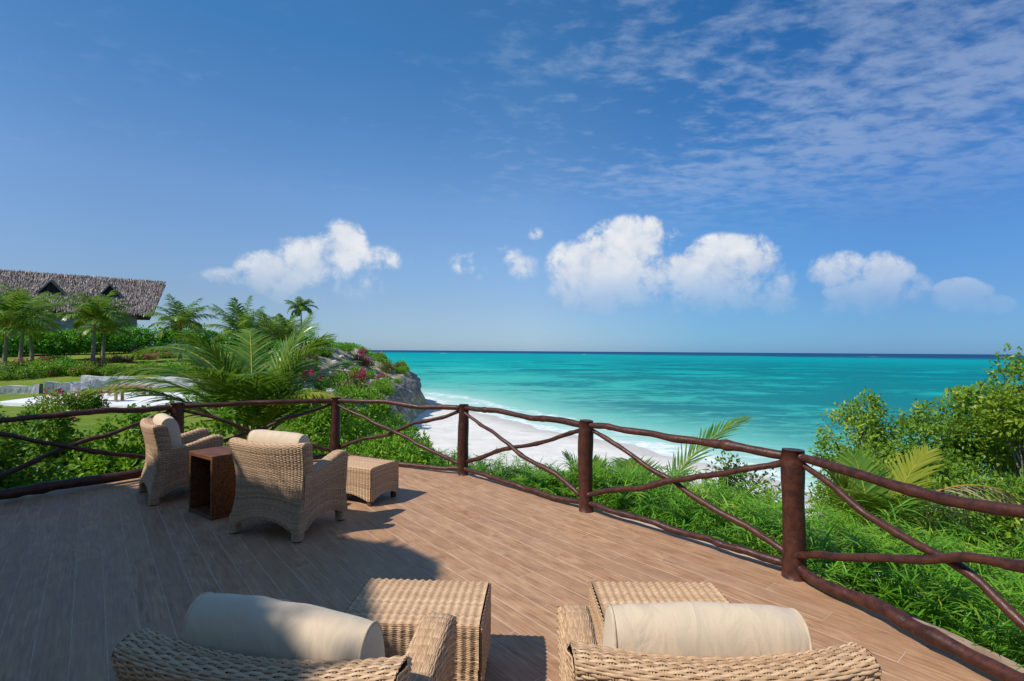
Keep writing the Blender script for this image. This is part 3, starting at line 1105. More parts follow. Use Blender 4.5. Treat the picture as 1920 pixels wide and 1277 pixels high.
# ------------------------------------------------------------------ woven furniture
def weave(mb, fn, ulen, vlen, pitch=.033, row=.0086, rv=.0046, rn=.0032, amp=.0038, lift=.002, r=rng, stakes=True, closed=False, rib=False):
    nu = max(2, int(round(ulen / pitch)))
    if closed and nu % 2: nu += 1
    nr = max(2, int(round(vlen / row)))
    rvv = rv * (vlen / nr) / row
    u = np.linspace(0, 1, nu * 4 + 1)
    v = (np.arange(nr) + .5) / nr
    U, Vv = np.meshgrid(u, v, indexing='ij')
    e = 1e-3
    P = fn(U, Vv)
    dU = fn(np.clip(U + e, 0, 1), Vv) - fn(np.clip(U - e, 0, 1), Vv)
    dV = fn(U, np.clip(Vv + e, 0, 1)) - fn(U, np.clip(Vv - e, 0, 1))
    N = unit(np.cross(dU, dV)); D = unit(dV)
    k = np.arange(nr)[None]
    off = lift + (amp * 1.25 * np.cos(2 * PI * U * nu) if rib else amp * np.cos(PI * U * nu + PI * k))
    jit = r.normal(0, .0005, (1, nr)) + r.normal(0, .0004, U.shape)
    C = P + N * (off + jit)[..., None] + D * (r.normal(0, .0005, U.shape))[..., None]
    sec = [(-rvv, -.3 * rn), (-.5 * rvv, .85 * rn), (.5 * rvv, .85 * rn), (rvv, -.3 * rn)]
    V4 = np.stack([C + D * a + N * b_ for a, b_ in sec], 2)        # nuS, nr, 4, 3
    nuS = len(u)
    i, j, q = np.meshgrid(np.arange(nuS - 1), np.arange(nr), np.arange(3), indexing='ij')
    idx = lambda i, j, q: (i * nr + j) * 4 + q
    F = np.stack([idx(i, j, q), idx(i + 1, j, q), idx(i + 1, j, q + 1), idx(i, j, q + 1)], -1).reshape(-1, 4)
    tint = np.broadcast_to((.5 + r.normal(0, .16, (1, nr)) + r.normal(0, .05, U.shape))[..., None], (nuS, nr, 4))
    mb.add(V4.reshape(-1, 3), F, 0, True, np.clip(tint, 0, 1).ravel())
    if stakes:
        ns = max(3, nr // 3)
        vs = np.linspace(0.003, .997, ns)
        us = np.concatenate([(np.arange(nu + 1) + s_) / nu for s_ in (-.11, .11)])
        us = us[(us > 0) & (us < 1)]
        U, Vv = np.meshgrid(us, vs, indexing='ij')
        P = fn(U, Vv)
        dU = fn(np.clip(U + e, 0, 1), Vv) - fn(np.clip(U - e, 0, 1), Vv)
        dV = fn(U, np.clip(Vv + e, 0, 1)) - fn(U, np.clip(Vv - e, 0, 1))
        N = unit(np.cross(dU, dV)); S = unit(dU)
        w = .0030
        V3 = np.stack([P - S * w + N * .000, P + N * (.0030 + lift), P + S * w + N * .000], 2)
        a_, b_ = U.shape
        i, j, q = np.meshgrid(np.arange(a_), np.arange(b_ - 1), np.arange(2), indexing='ij')
        idx = lambda i, j, q: (i * b_ + j) * 3 + q
        F = np.stack([idx(i, j, q + 1), idx(i, j + 1, q + 1), idx(i, j + 1, q), idx(i, j, q)], -1).reshape(-1, 4)
        mb.add(V3.reshape(-1, 3), F[:, ::-1], 0, True, .45)


def core(mb, fn, nu=16, nv=24, off=-.003):
    U, Vv = np.meshgrid(np.linspace(0, 1, nu), np.linspace(0, 1, nv), indexing='ij')
    e = 1e-3
    dU = fn(np.clip(U + e, 0, 1), Vv) - fn(np.clip(U - e, 0, 1), Vv)
    dV = fn(U, np.clip(Vv + e, 0, 1)) - fn(U, np.clip(Vv - e, 0, 1))
    N = unit(np.cross(dU, dV))
    mb.grid(fn(U, Vv) + N * off, 0, True)


def resample(pts, n=200):
    """rounded polyline -> function v in 0..1 -> point, plus its length"""
    P = np.array(pts, float)
    for _ in range(3):
        Q = [P[0]]
        for a, c in zip(P[:-1], P[1:]):
            Q += [a * .75 + c * .25, a * .25 + c * .75]
        Q.append(P[-1]); P = np.array(Q)
    cum = np.concatenate([[0], np.cumsum(np.linalg.norm(np.diff(P, axis=0), axis=1))])
    L = cum[-1]
    s = np.linspace(0, L, n)
    T = np.stack([np.interp(s, cum, P[:, k]) for k in range(P.shape[1])], 1)
    tt = np.linspace(0, 1, n)
    return (lambda v: np.stack([np.interp(v, tt, T[:, k]) for k in range(T.shape[1])], -1)), L


def part(name, sheets, parent, **kw):
    """sheets: list of (fn, ulen, vlen). The part is the dark core; its weave is a sub-part"""
    c = MB(); w = MB()
    for sh_ in sheets:
        fn, ul, vl = sh_[:3]
        o = dict(kw); o.update(sh_[3] if len(sh_) > 3 else {})
        core(c, fn); weave(w, fn, ul, vl, **o)
    po = c.build(name, [M['wicker_core']], parent)
    wo_ = w.build('wicker_weave', [M['wicker']], po)
    tag(wo_, kind='stuff')
    return po


def make_chair():
    root = empty('wicker_armchair')
    W0 = lambda z: np.interp(z, [0, .1, .3, .55, .85, .9], [.385, .380, .362, .376, .410, .414])
    yr = lambda z: np.interp(z, [0, .1, .35, .6, .85, .9], [-.035, -.02, .012, .0, -.055, -.07])
    TH = .125

    def arch(xn):
        return .085 * np.clip(1 - (np.abs(xn) / .80) ** 2.2, 0, 1)

    def back_fn(pf, wrap=1.0):
        def fn(U, V):
            q = pf(V)
            y = q[..., 0]; z = q[..., 1]
            xn = (U * 2 - 1)
            z2 = z + arch(xn) * np.clip(1 - (z - .085) / .45, 0, 1)
            z2 = z2 - .020 * (1 - xn ** 2) * sstep(z2, .5, .85)
            x = xn * W0(z2)
            return np.stack([x, y + .045 * xn ** 2 * sstep(z2, .1, .6), z2], -1)
        return fn
    rear = [(yr(z), z) for z in np.linspace(.085, .80, 9)]
    prof_b = rear + [(yr(.85) - .0, .853), (yr(.85) + .05, .868), (yr(.85) + TH, .853), (yr(.8) + TH, .80), (yr(.6) + TH, .6), (yr(.35) + TH, .33)]
    pf, L = resample(prof_b)
    fb = back_fn(pf)
    sheets = [(fb, .80, L)]
    for sg in (-1, 1):
        def fe(U, V, sg=sg):
            uu = U if sg > 0 else 1 - U
            z = .085 + V * (.842 + .020 * (1 - (2 * uu - 1) ** 4) - .085)
            y0 = yr(z) + .045 * sstep(z, .1, .6); th = TH
            bulge = .012 * (1 - (2 * uu - 1) ** 2)
            return np.stack([sg * (W0(z) - .002 + bulge), y0 + uu * th, z], -1)
        sheets.append((fe, TH, .75, dict(pitch=.028)))
    part('backrest', sheets, root)

    # arms: outer panel, over the top, inner panel
    zt = lambda y: np.interp(y, [.05, .15, .30, .45, .58, .64, .67], [.585, .592, .612, .655, .692, .690, .672])
    AW = .118
    zb = lambda y: .085 + .085 * np.clip(1 - (np.abs((y - .33) / .33) / .78) ** 2.2, 0, 1)
    for sg in (-1, 1):
        prof_a = [(0, 0), (0, .4), (0, .93), (0.02, .985), (.25, 1.0), (.75, 1.0), (.98, .985), (1, .93), (1, .45)]
        pa, La = resample(prof_a)

        def fa(U, V, sg=sg):
            uu = U if sg > 0 else 1 - U
            q = pa(V)
            y = .055 + uu * .612
            zbb = zb(y); ztt = zt(y)
            z = zbb + (ztt - zbb) * q[..., 1]
            x = sg * (W0(np.clip(z, 0, .6)) + .012 - q[..., 0] * AW)
            return np.stack([x, y + .0 * x, z], -1)

        def ff(U, V, sg=sg):
            z = .085 + V * (.672 - .085)
            uu = 1 - U if sg > 0 else U
            return np.stack([sg * (W0(np.clip(z, 0, .6)) + .012 - uu * AW), np.full_like(z, .667) + .008 * (1 - (2 * uu - 1) ** 2), z], -1)
        ff2 = (lambda U, V, f=ff: f(1 - U, V))
        part('armrest', [(fa, .61, .50 + AW + .28), (ff2, AW, .58, dict(pitch=.028))], root)

    # seat base with arched apron
    def fs(U, V):
        xn = U * 2 - 1
        x = -xn * .275
        z = .1 + .08 * np.clip(1 - xn ** 2, 0, 1) + V * (.325 - .1 - .08 * np.clip(1 - xn ** 2, 0, 1))
        return np.stack([x, np.full_like(x, .64), z], -1)

    def ft(U, V):
        return np.stack([(U * 2 - 1) * .275, .07 + V * .57, np.full_like(U, .325)], -1)
    part('seat_base', [(fs, .55, .2), (ft, .55, .57, dict(row=.02, rv=.0105, pitch=.05))], root)

    for sx in (-1, 1):
        for fy in (0, 1):
            cx_, cy_ = sx * (.342 if fy == 0 else .338), (.025 if fy == 0 else .624)
            w = .042

            def fl(U, V, cx_=cx_, cy_=cy_, fy=fy, sx=sx):
                a = U * 2 * PI
                k = 1 / (np.abs(np.cos(a)) ** 5 + np.abs(np.sin(a)) ** 5) ** .2
                z = .012 + V * .17
                sp_ = (1 - V) * .012
                return np.stack([cx_ + w * k * np.cos(a) * (1 - .12 * (1 - V)) + sx * sp_, cy_ + w * k * np.sin(a) * (1 - .12 * (1 - V)) + (-.018 if fy == 0 else .004) * (1 - V), z], -1)
            lg_ = part('leg', [(fl, .30, .17, dict(closed=True, pitch=.03))], root)
            g = MB().tube([(cx_ + sx * .012, cy_ + (-.018 if fy == 0 else .004), 0), (cx_ + sx * .012, cy_ + (-.018 if fy == 0 else .004), .02)], .026, 10)
            g.build('glide', [M['rubber']], lg_)
    return root


def make_ottoman():
    root = empty('wicker_ottoman')
    HX, HY, H = .33, .232, .41

    def arch(xn):
        return .055 * np.clip(1 - (np.abs(xn) / .86) ** 2.0, 0, 1)
    prof = [(-HY, .055), (-HY, .2), (-HY - .004, .36), (-HY, H - .012), (-HY + .02, H), (0, H + .006), (HY - .02, H), (HY, H - .012), (HY + .004, .36), (HY, .2), (HY, .055)]
    pf, L = resample(prof)

    def fb(U, V):
        q = pf(V); xn = U * 2 - 1
        z = q[..., 1] + arch(xn) * np.clip(1 - (q[..., 1] - .055) / .2, 0, 1)
        return np.stack([xn * (HX - .004 * (q[..., 1] < .2)), q[..., 0], z], -1)
    sheets = [(fb, 2 * HX, L, dict(pitch=.040, rib=True))]
    for sg in (-1, 1):
        def fe(U, V, sg=sg):
            uu = U if sg > 0 else 1 - U
            yn = uu * 2 - 1
            z0 = .055 + arch(yn)
            z = z0 + V * (H - .012 + .016 * (1 - yn ** 6) - z0)
            return np.stack([sg * (HX + .004 + .004 * (1 - yn ** 2)), yn * HY, z], -1)
        sheets.append((fe, 2 * HY, H - .07, dict(pitch=.036, rib=True)))
    part('woven_body', sheets, root)
    for sx in (-1, 1):
        for sy in (-1, 1):
            MB().box((sx * (HX - .035), sy * (HY - .035), .034), (.05, .05, .068), 0, .006).build('foot', [M['wicker_core']], root)
    return root


CH = [((-.70, 1.37), 8.8), ((.585, 1.385), 0.0), ((-2.22, 4.62), 17.6), ((-4.12, 5.80), 47.0)]
chair = make_chair()
labels = ['wicker armchair at bottom left, half in shade, beside a woven ottoman', 'sunlit wicker armchair at bottom right with its cushion fully in sun',
          'wicker armchair seen from behind, standing beside the wooden cube table', 'farthest left wicker armchair, turned sideways next to the railing']
chairs = [chair] + [copy_tree(chair) for _ in range(3)]
for c, ((x, y), a_), lb in zip(chairs, CH, labels):
    c.location = (x, y, 0.002); c.rotation_euler = (0, 0, R(-a_))
    tag(c, lb, 'armchair', 'wicker armchairs on the deck')

OT = [((-.462, 2.65), 3.0), ((.785, 2.645), 0.0), ((-1.715, 5.88), 25.0)]
ott = make_ottoman()
labels = ['woven ottoman at bottom centre, just ahead of the half-shaded armchair', 'woven ottoman partly hidden behind the sunlit bottom right cushion',
          'woven ottoman farthest away, casting a shadow near the railing']
for o, ((x, y), a_), lb in zip([ott, copy_tree(ott), copy_tree(ott)], OT, labels):
    o.location = (x, y, 0.002); o.rotation_euler = (0, 0, R(-a_))
    tag(o, lb, 'ottoman', 'wicker ottomans on the deck')


# cushions: boxed bolsters with piped ends
def cushion_mesh(hx, prof_pts, seed, tilt=0.0, puff=.012):
    P = np.array(prof_pts + prof_pts[:1], float)
    for _ in range(3):
        Q = []
        for a, c in zip(P[:-1], P[1:]):
            Q += [a * .75 + c * .25, a * .25 + c * .75]
        P = np.array(Q + Q[:1])
    P = P[:-1]
    n = len(P)
    cen = P.mean(0)
    xs = np.concatenate([[-1, -.985], np.linspace(-.96, .96, 55), [.985, 1]])
    G = np.zeros((len(xs), n + 1, 3))
    for i, xn in enumerate(xs):
        k = .925 + .075 * (1 - abs(xn) ** 4) + (-.02 if abs(xn) > .99 else 0)
        q = cen + (P - cen) * k
        q = np.r_[q, q[:1]]
        G[i, :, 0] = xn * hx; G[i, :, 1] = q[:, 0]; G[i, :, 2] = q[:, 1] + tilt * xn * -1
    pn = np.stack([G[..., 0] * 4 + seed, G[..., 1] * 3.5, G[..., 2] * 3.5 + seed], -1)
    pn2 = np.stack([G[..., 0] * 9 + seed + G[..., 2] * 9, G[..., 1] * 4, G[..., 2] * 4], -1)
    cr = -np.abs(fbm(pn2 * .8, 2, seed + 8)) * puff * 1.1
    nn = (fbm(pn, 3, seed) * puff * 1.3 + cr) * (1 - np.abs(xs) ** 8)[:, None]
    C0 = np.array([0, cen[0], cen[1]])
    dirr = G - C0; dirr[..., 0] = 0
    dirr = unit(dirr)
    G += dirr * nn[..., None]
    G[:, -1] = G[:, 0]
    b = MB().grid(G, 0, True)
    for e, fl in ((0, 0), (-1, 1)):
        ringp = G[e, :-1]
        c = ringp.mean(0); c[0] += (-.012 if e == 0 else .012)
        mid = (ringp + c) / 2; mid[:, 0] += (-.008 if e == 0 else .008)
        V = np.concatenate([ringp, mid, [c]])
        nn_ = len(ringp)
        F = [[i, (i + 1) % nn_, nn_ + (i + 1) % nn_, nn_ + i] for i in range(nn_)]
        T = [[nn_ + i, nn_ + (i + 1) % nn_, 2 * nn_] for i in range(nn_)]
        F, T = np.array(F), np.array(T)
        if not fl: F, T = F[:, ::-1], T[:, ::-1]
        n0 = b.n
        b.add(V, F[:, ::-1], 0, True)
        b.F.append(T[:, ::-1] + n0); b.M.append(0); b.S.append(True)
    me = b.mesh('cushion', [M['fabric']])
    pps = []
    for e in (1, -2):
        rp = np.r_[G[e, :-1], G[e, :2]]
        pps.append(MB().tube(rp, .0045, 6, 0, False).mesh('piping', [M['piping']]))
    return me, pps


back_prof = [(.085, .42), (.078, .62), (.07, .80), (.085, .905), (.15, .945), (.225, .915), (.265, .80), (.285, .62), (.30, .42), (.19, .395)]
seat_prof = [(.20, .335), (.20, .43), (.25, .452), (.45, .458), (.62, .452), (.672, .42), (.672, .345), (.62, .332), (.4, .330)]
clabels = ['cream back cushion half in shade on the bottom left armchair', 'cream back cushion in full sun on the bottom right armchair',
           'cream cushion top showing over the back of the middle wicker armchair', 'cream back cushion on the far left sideways wicker armchair']
slabels = ['cream seat cushion low in the bottom left armchair', 'cream seat cushion low in the bottom right armchair',
           'cream seat cushion of the middle armchair beside the wooden table', 'cream seat cushion of the far left sideways armchair']
for i, ((x, y), a_) in enumerate(CH):
    me, pm = cushion_mesh((.278, .285, .29, .29)[i], back_prof, 3 + i * 5, (.022, .004, .008, 0)[i])
    o = link('back_cushion', me, None, (x, y, .004), (0, 0, R(-a_)))
    for q in pm: link('piping', q, o)
    tag(o, clabels[i], 'cushion', 'cream back cushions')
    me, pm = cushion_mesh(.272, seat_prof, 40 + i * 5, 0, .006)
    o = link('seat_cushion', me, None, (x, y, .004), (0, 0, R(-a_)))
    for q in pm: link('piping', q, o)
    tag(o, slabels[i], 'cushion', 'cream seat cushions')

# hollow wooden cube table
tx_ = np.array([.82, -.57]); tx_ /= np.linalg.norm(tx_)       # along the open face, to the right
ty_ = np.array([.57, .82]); ty_ /= np.linalg.norm(ty_)
fc = np.array([-2.95, 5.05])
S_ = .50; H_ = .632; T_ = .042
c0 = fc - tx_ * S_ / 2 + ty_ * S_ / 2
table = empty('cube_table', (c0[0], c0[1], 0.003), math.atan2(tx_[1], tx_[0]))
tag(table, 'hollow dark stained wooden cube table between two wicker armchairs', 'table')
MB().box((0, 0, H_ - T_ / 2), (S_, S_, T_), 0, .003).build('table_top', [M['table']], table)
MB().box((0, 0, T_ / 2), (S_ - .002, S_ - .002, T_), 0, .003).build('bottom_panel', [M['table']], table)
for sg in (-1, 1):
    MB().box((sg * (S_ / 2 - T_ / 2), 0, H_ / 2), (T_ - .001, S_ - .004, H_ - 2 * T_ - .001), 0, .003).build('side_panel', [M['table']], table)
MB().box((0, S_ / 2 - .02, H_ / 2), (S_ - 2 * T_ - .002, .018, H_ - 2 * T_ - .002), 0, .002).build('back_panel', [M['table']], table)


# ------------------------------------------------------------------ palms
def frond(mb, base, az_, e0, bend, L, nl, LL, LW, seed, droop=.5, tint0=.45, wid=.014, fwd=.75, mat_leaf=0, mat_r=1, nseg=3, twist=0.0, start=.16):
    r = np.random.default_rng(seed)
    n = 26
    t = np.linspace(0, 1, n)
    e = e0 - bend * t ** 1.4
    h = np.array([math.cos(az_), math.sin(az_), 0])
    d = h[None] * np.cos(e)[:, None] + np.array([0, 0, 1.0])[None] * np.sin(e)[:, None]
    side = np.array([-h[1], h[0], 0.0])
    lat = np.cumsum(np.full(n, twist) * t) / n
    d = unit(d + side[None] * lat[:, None])
    P = np.array(base) + np.concatenate([[np.zeros(3)], np.cumsum((d[:-1] + d[1:]) / 2, 0)]) * L / (n - 1)
    mb.tube(P, wid * (1 - .88 * t) * (1 + .8 * np.exp(-t * 12)), 6, mat_r, True)
    tl = np.linspace(start, .995, nl)
    for sg in (-1, 1):
        tj = np.clip(tl + r.normal(0, .004, nl), 0, 1)
        p = np.stack([np.interp(tj, t, P[:, k]) for k in range(3)], 1)
        dd = unit(np.stack([np.interp(tj, t, d[:, k]) for k in range(3)], 1))
        sd = unit(side[None] - dd * (dd @ side)[:, None])
        upn = np.cross(dd, sd) * 1.0
        upn = np.where(upn[:, 2:3] < 0, -upn, upn)
        f = fwd + .9 * tj ** 2 + r.normal(0, .07, nl)
        D = unit(sg * sd + dd * f[:, None] + upn * (.22 + r.normal(0, .07, nl))[:, None])
        ln_ = LL * np.interp(tj, [0, .16, .35, .6, .85, 1], [.55, .72, 1, .95, .62, .28]) * r.uniform(.88, 1.1, nl)
        S = unit(np.cross(D, upn + r.normal(0, .15, (nl, 3))))
        tn = np.clip(tint0 + r.normal(0, .13, nl) + .12 * tj, 0, 1)
        mb.strips(p, D, S, ln_, LW * r.uniform(.8, 1.15, nl), droop * r.uniform(.6, 1.4, nl), tn, nseg, mat_leaf)


def palm(name, label, loc, th, crown, seed, nf=13, fl=2.4, lean=(0, 0), group=None, mats=('frond', 'rachis'), tr=.13, spear=True, droopy=1.0, up=1.0):
    r = random.Random(seed)
    root = empty(name, loc)
    tag(root, label, 'palm', group)
    zz = np.linspace(-.3, th, 16)
    k = np.clip(zz / max(th, .1), 0, 1)
    P = np.stack([lean[0] * k ** 1.6, lean[1] * k ** 1.6, zz], 1)
    if th > .3:
        rad = tr * (1.35 - .55 * k) * (1 + .05 * np.sin(zz * 22)) + .1 * np.exp(-np.clip(zz, 0, 9) * 4) * tr * 4
        MB().tube(P, rad, 10).build('trunk', [M['palm_trunk']], root)
    top = P[-1]
    for i in range(nf):
        f = MB()
        a_ = i * 2.399 + r.uniform(-.25, .25)
        k_ = i / nf
        e0 = (1.48 - 1.05 * k_) * up + r.uniform(-.1, .1)
        bend = (.65 + 1.15 * k_ + r.uniform(-.2, .25)) * droopy
        L = fl * (.8 + .25 * math.sin(PI * min(1, k_ + .2))) * r.uniform(.88, 1.1)
        frond(f, top + np.array([math.cos(a_), math.sin(a_), 0]) * tr * .6, a_, e0, bend, L, 36, L * .34, .075, seed * 31 + i, .9, .34 + .3 * k_, .03, nseg=2)
        ob = f.build('frond', [M[mats[0]], M[mats[1]]], root)
    return root


PALMS = [  # px of base, distance, trunk height, fronds, frond length, lean, droop, description
    (8, 33, 2.7, 14, 2.7, (.2, 0), 1.1, 'coconut palm cut off by the left edge of the picture'),
    (38, 39, 3.0, 13, 2.7, (.3, 0), 1.1, 'coconut palm with dark trunk second from the left edge'),
    (60, 42, 2.4, 12, 2.4, (-.2, 0), 1.0, 'coconut palm third from left, lower crown before the thatched roof'),
    (174, 35, 3.2, 14, 2.35, (.15, 0), 1.05, 'coconut palm with pale trunk in front of the two roof gablets'),
    (193, 40, 2.4, 12, 2.2, (.1, 0), 1.0, 'smaller coconut palm just right of the pale-trunked garden palm'),
    (338, 43, 2.7, 11, 2.7, (0, 0), 1.15, 'coconut palm right of the thatched house with drooping side fronds'),
    (452, 37, 2.2, 12, 2.6, (.1, 0), .8, 'tall upright-fronded palm rising behind the young coconut palm'),
    (500, 42, 2.2, 12, 2.3, (0, 0), .9, 'palm between the upright-fronded palm and the headland'),
    (532, 46, 2.3, 12, 2.2, (.1, 0), .9, 'dark palm just left of the lone slim headland palm'),
    (566, 62, 4.6, 12, 1.9, (-.15, 0), 1.75, 'slim lone palm with hanging fronds on the headland'),
]
for i, (px, d, th, nf, fl, lean, dr, lb) in enumerate(PALMS):
    x = (px - 960) / 960 * d
    palm('coconut_palm', lb, (x, d, gz(x, d)), th, None, 100 + i, nf + 6, fl * 1.12, lean, 'palms in the garden', ('frond', 'rachis'), .105 if i != 9 else .085, droopy=dr)

# the young coconut palm beyond the railing, built frond by frond
yp = empty('young_coconut_palm', (-5.65, 11.2, gz(-5.65, 11.2)))
tag(yp, 'large young coconut palm with feathery fronds rising behind the railing', 'palm')
FR = [  # azimuth deg, elevation deg, bend, length, yellow?, twist
    (178, 82, 2.35, 3.7, 0, 0), (160, 78, 1.9, 3.5, 0, 0), (200, 72, 2.1, 3.2, 0, 0), (120, 84, 1.3, 3.1, 0, 0), (60, 80, .9, 3.0, 0, 0), (12, 80, .55, 3.0, 0, 0), (350, 74, .95, 2.9, 0, 0),
    (30, 66, 1.3, 2.8, 0, 0), (195, 46, 1.25, 3.3, 1, 0), (215, 62, 1.6, 2.9, 0, 0), (260, 78, 1.7, 2.6, 0, 0), (300, 74, 1.6, 2.5, 0, 0), (335, 58, 1.7, 2.7, 1, 0),
    (95, 70, 1.5, 2.9, 0, 0), (140, 62, 1.7, 3.1, 0, 0), (240, 86, 1.3, 2.8, 0, 0), (8, 50, 1.5, 2.5, 0, 0)]
for i, (a_, e_, bd, L, ye, tw) in enumerate(FR):
    f = MB()
    frond(f, (.12 * math.cos(R(a_)), .12 * math.sin(R(a_)), .15), R(a_), R(e_), bd * .78, L, 64, .95, .044, 900 + i, .65, .44 if not ye else .5, .036, .95, nseg=4, start=.16)
    f.build('frond', [M['frond_yellow' if ye else 'frond'], M['rachis']], yp)
MB().tube([(0, 0, -.5), (0, 0, .1), (0, 0, .35)], [.2, .17, .08], 10).build('trunk', [M['palm_trunk']], yp)


def small_palm(label, loc, fronds, LL, nl=40):
    o = empty('palm_seedling', loc)
    tag(o, label, 'palm')
    for i, (a_, e_, bd, L, mm, fw, dr) in enumerate(fronds):
        f = MB()
        frond(f, (.03 * math.cos(R(a_)), .03 * math.sin(R(a_)), 0), R(a_), R(e_), bd, L, nl, LL, .026, 1500 + i + int(loc[0] * 100), dr, .45, .017, fw, nseg=3, start=.25)
        f.build('frond', [M[mm], M['rachis_orange' if mm == 'frond_dead' else 'rachis']], o)
    return o


small_palm('dark green palm frond leaning right behind the railing, above the beach', (1.95, 7.2, -.62),
           [(6, 62, .72, 2.0, 'frond', .85, .25), (200, 62, 1.0, 1.0, 'frond', .8, .4), (100, 60, .8, 1.0, 'frond', .8, .4)], .56, 58)
small_palm('small fan of spiky palm leaflets behind the middle railing post', (1.15, 6.75, -.55),
           [(150, 75, .5, .95, 'frond', 1.2, .2), (40, 60, .7, .9, 'frond', 1.2, .2), (95, 80, .4, .8, 'frond', 1.3, .2)], .38, 26)
small_palm('yellow-green young palm with a dry drooping frond beside the right trees', (4.22, 5.95, -.50),
           [(178, 66, .25, 1.05, 'frond_yellow', .9, .25), (8, 68, .45, 1.25, 'frond_yellow', .8, .3), (85, 80, .5, 1.0, 'frond', .7, .35), (352, 60, 1.9, 2.0, 'frond_dead', .6, 1.6),
            (265, 70, 1.0, 1.1, 'frond', .7, .4), (215, 66, .9, 1.1, 'frond_yellow', .7, .4), (320, 62, 1.0, 1.1, 'frond', .7, .4)], .48)


# ------------------------------------------------------------------ broadleaf trees and shrubs
def foliage(mb, blobs, nclump, per, leafL, leafW, r, spread=.16, mat=0, hexa=False, shell=.55, upbias=.35, tint=.5, flower=None):
    """clumps of leaves spread through a set of ellipsoids; returns the clump centres"""
    vol = np.array([b[3] * b[4] * b[5] for b in blobs]) ** .67
    cents = []
    for b_, k in zip(blobs, (vol / vol.sum() * nclump).astype(int) + 1):
        d = rdir(k, r)
        rad = r.uniform(shell, 1.0, k) ** .6
        rad *= 1 + .35 * fbm(d * 1.7 + b_[0], 3, int(abs(b_[1] * 10)) % 50)
        cents.append(np.array(b_[:3]) + d * rad[:, None] * np.array(b_[3:6]))
    C = np.concatenate(cents)
    n = len(C)
    sz = r.uniform(.6, 1.35, n) * spread
    tn = np.clip(tint + r.normal(0, .17, n), .05, .95)
    cd = rdir(n, r) * .6 + np.array([0, 0, upbias])
    ii = np.repeat(np.arange(n), per)
    N = len(ii)
    off = rdir(N, r) * (r.uniform(.15, 1, N) ** .6)[:, None]
    P = C[ii] + off * sz[ii][:, None]
    D = unit(off * .9 + cd[ii] * .6 + rdir(N, r) * .45)
    Nn = unit(rdir(N, r) * .8 + np.array([0, 0, 1.0]))
    mb.leaves(P, D, Nn, leafL * r.uniform(.65, 1.25, N), leafW * r.uniform(.75, 1.2, N), np.clip(tn[ii] + r.normal(0, .12, N), 0, 1), mat, hexa=hexa)
    return C


def shrub(name, label, cat, loc, blobs, nclump, per, leafL, leafW, seed, matl='leaf_tree', trunkr=.05, spread=.16, twigs=40, barkm='bark', flowers=0, group=None, tint=.5, hexa=False,
          trunk_pts=None, shell=.55, fl_size=.05):
    r = np.random.default_rng(seed)
    root = empty(name, loc)
    tag(root, label, cat, group)
    c = MB()
    C = foliage(c, blobs, nclump, per, leafL, leafW, r, spread, 0, hexa, shell, tint=tint)
    c.build('crown', [M[matl]], root)
    if trunkr:
        t = MB()
        tops = trunk_pts or [(b_[0], b_[1], b_[2]) for b_ in blobs]
        for tp in tops:
            tp = np.array(tp)
            k = np.linspace(0, 1, 9)
            P = np.stack([tp[0] * k ** 1.4, tp[1] * k ** 1.4, -.3 + (tp[2] + .3) * k], 1) + np.stack([np.sin(k * 5 + tp[0] * 3), np.cos(k * 4 + tp[1] * 3), k * 0], 1) * .06 * np.sin(PI * k)[:, None]
            t.tube(P, trunkr * (1.2 - .8 * k), 8)
        for i in r.choice(len(C), min(twigs, len(C)), replace=False):
            b_ = min(tops, key=lambda q: np.linalg.norm(C[i] - np.array(q)))
            s0 = np.array(b_) * r.uniform(.55, 1.0)
            k = np.linspace(0, 1, 6)
            P = s0 + (C[i] - s0) * k[:, None] + np.array([0, 0, .08])[None] * np.sin(PI * k)[:, None]
            t.tube(P, trunkr * .32 * (1.1 - .85 * k), 5, 0, False)
        t.build('trunk', [M[barkm]], root)
    if flowers:
        f = MB()
        k = r.choice(len(C), flowers, replace=True)
        P0 = C[k] + rdir(flowers, r) * spread * 1.0 + np.array([0, 0, spread * .5])
        per_f = 9
        ii = np.repeat(np.arange(flowers), per_f)
        N = len(ii)
        P = P0[ii] + r.normal(0, fl_size * .7, (N, 3))
        f.leaves(P, rdir(N, r), rdir(N, r), fl_size * r.uniform(.7, 1.2, N), fl_size * .8, r.uniform(0, 1, N), 0, hexa=True)
        f.build('blossom', [M['petal']], root)
    return root


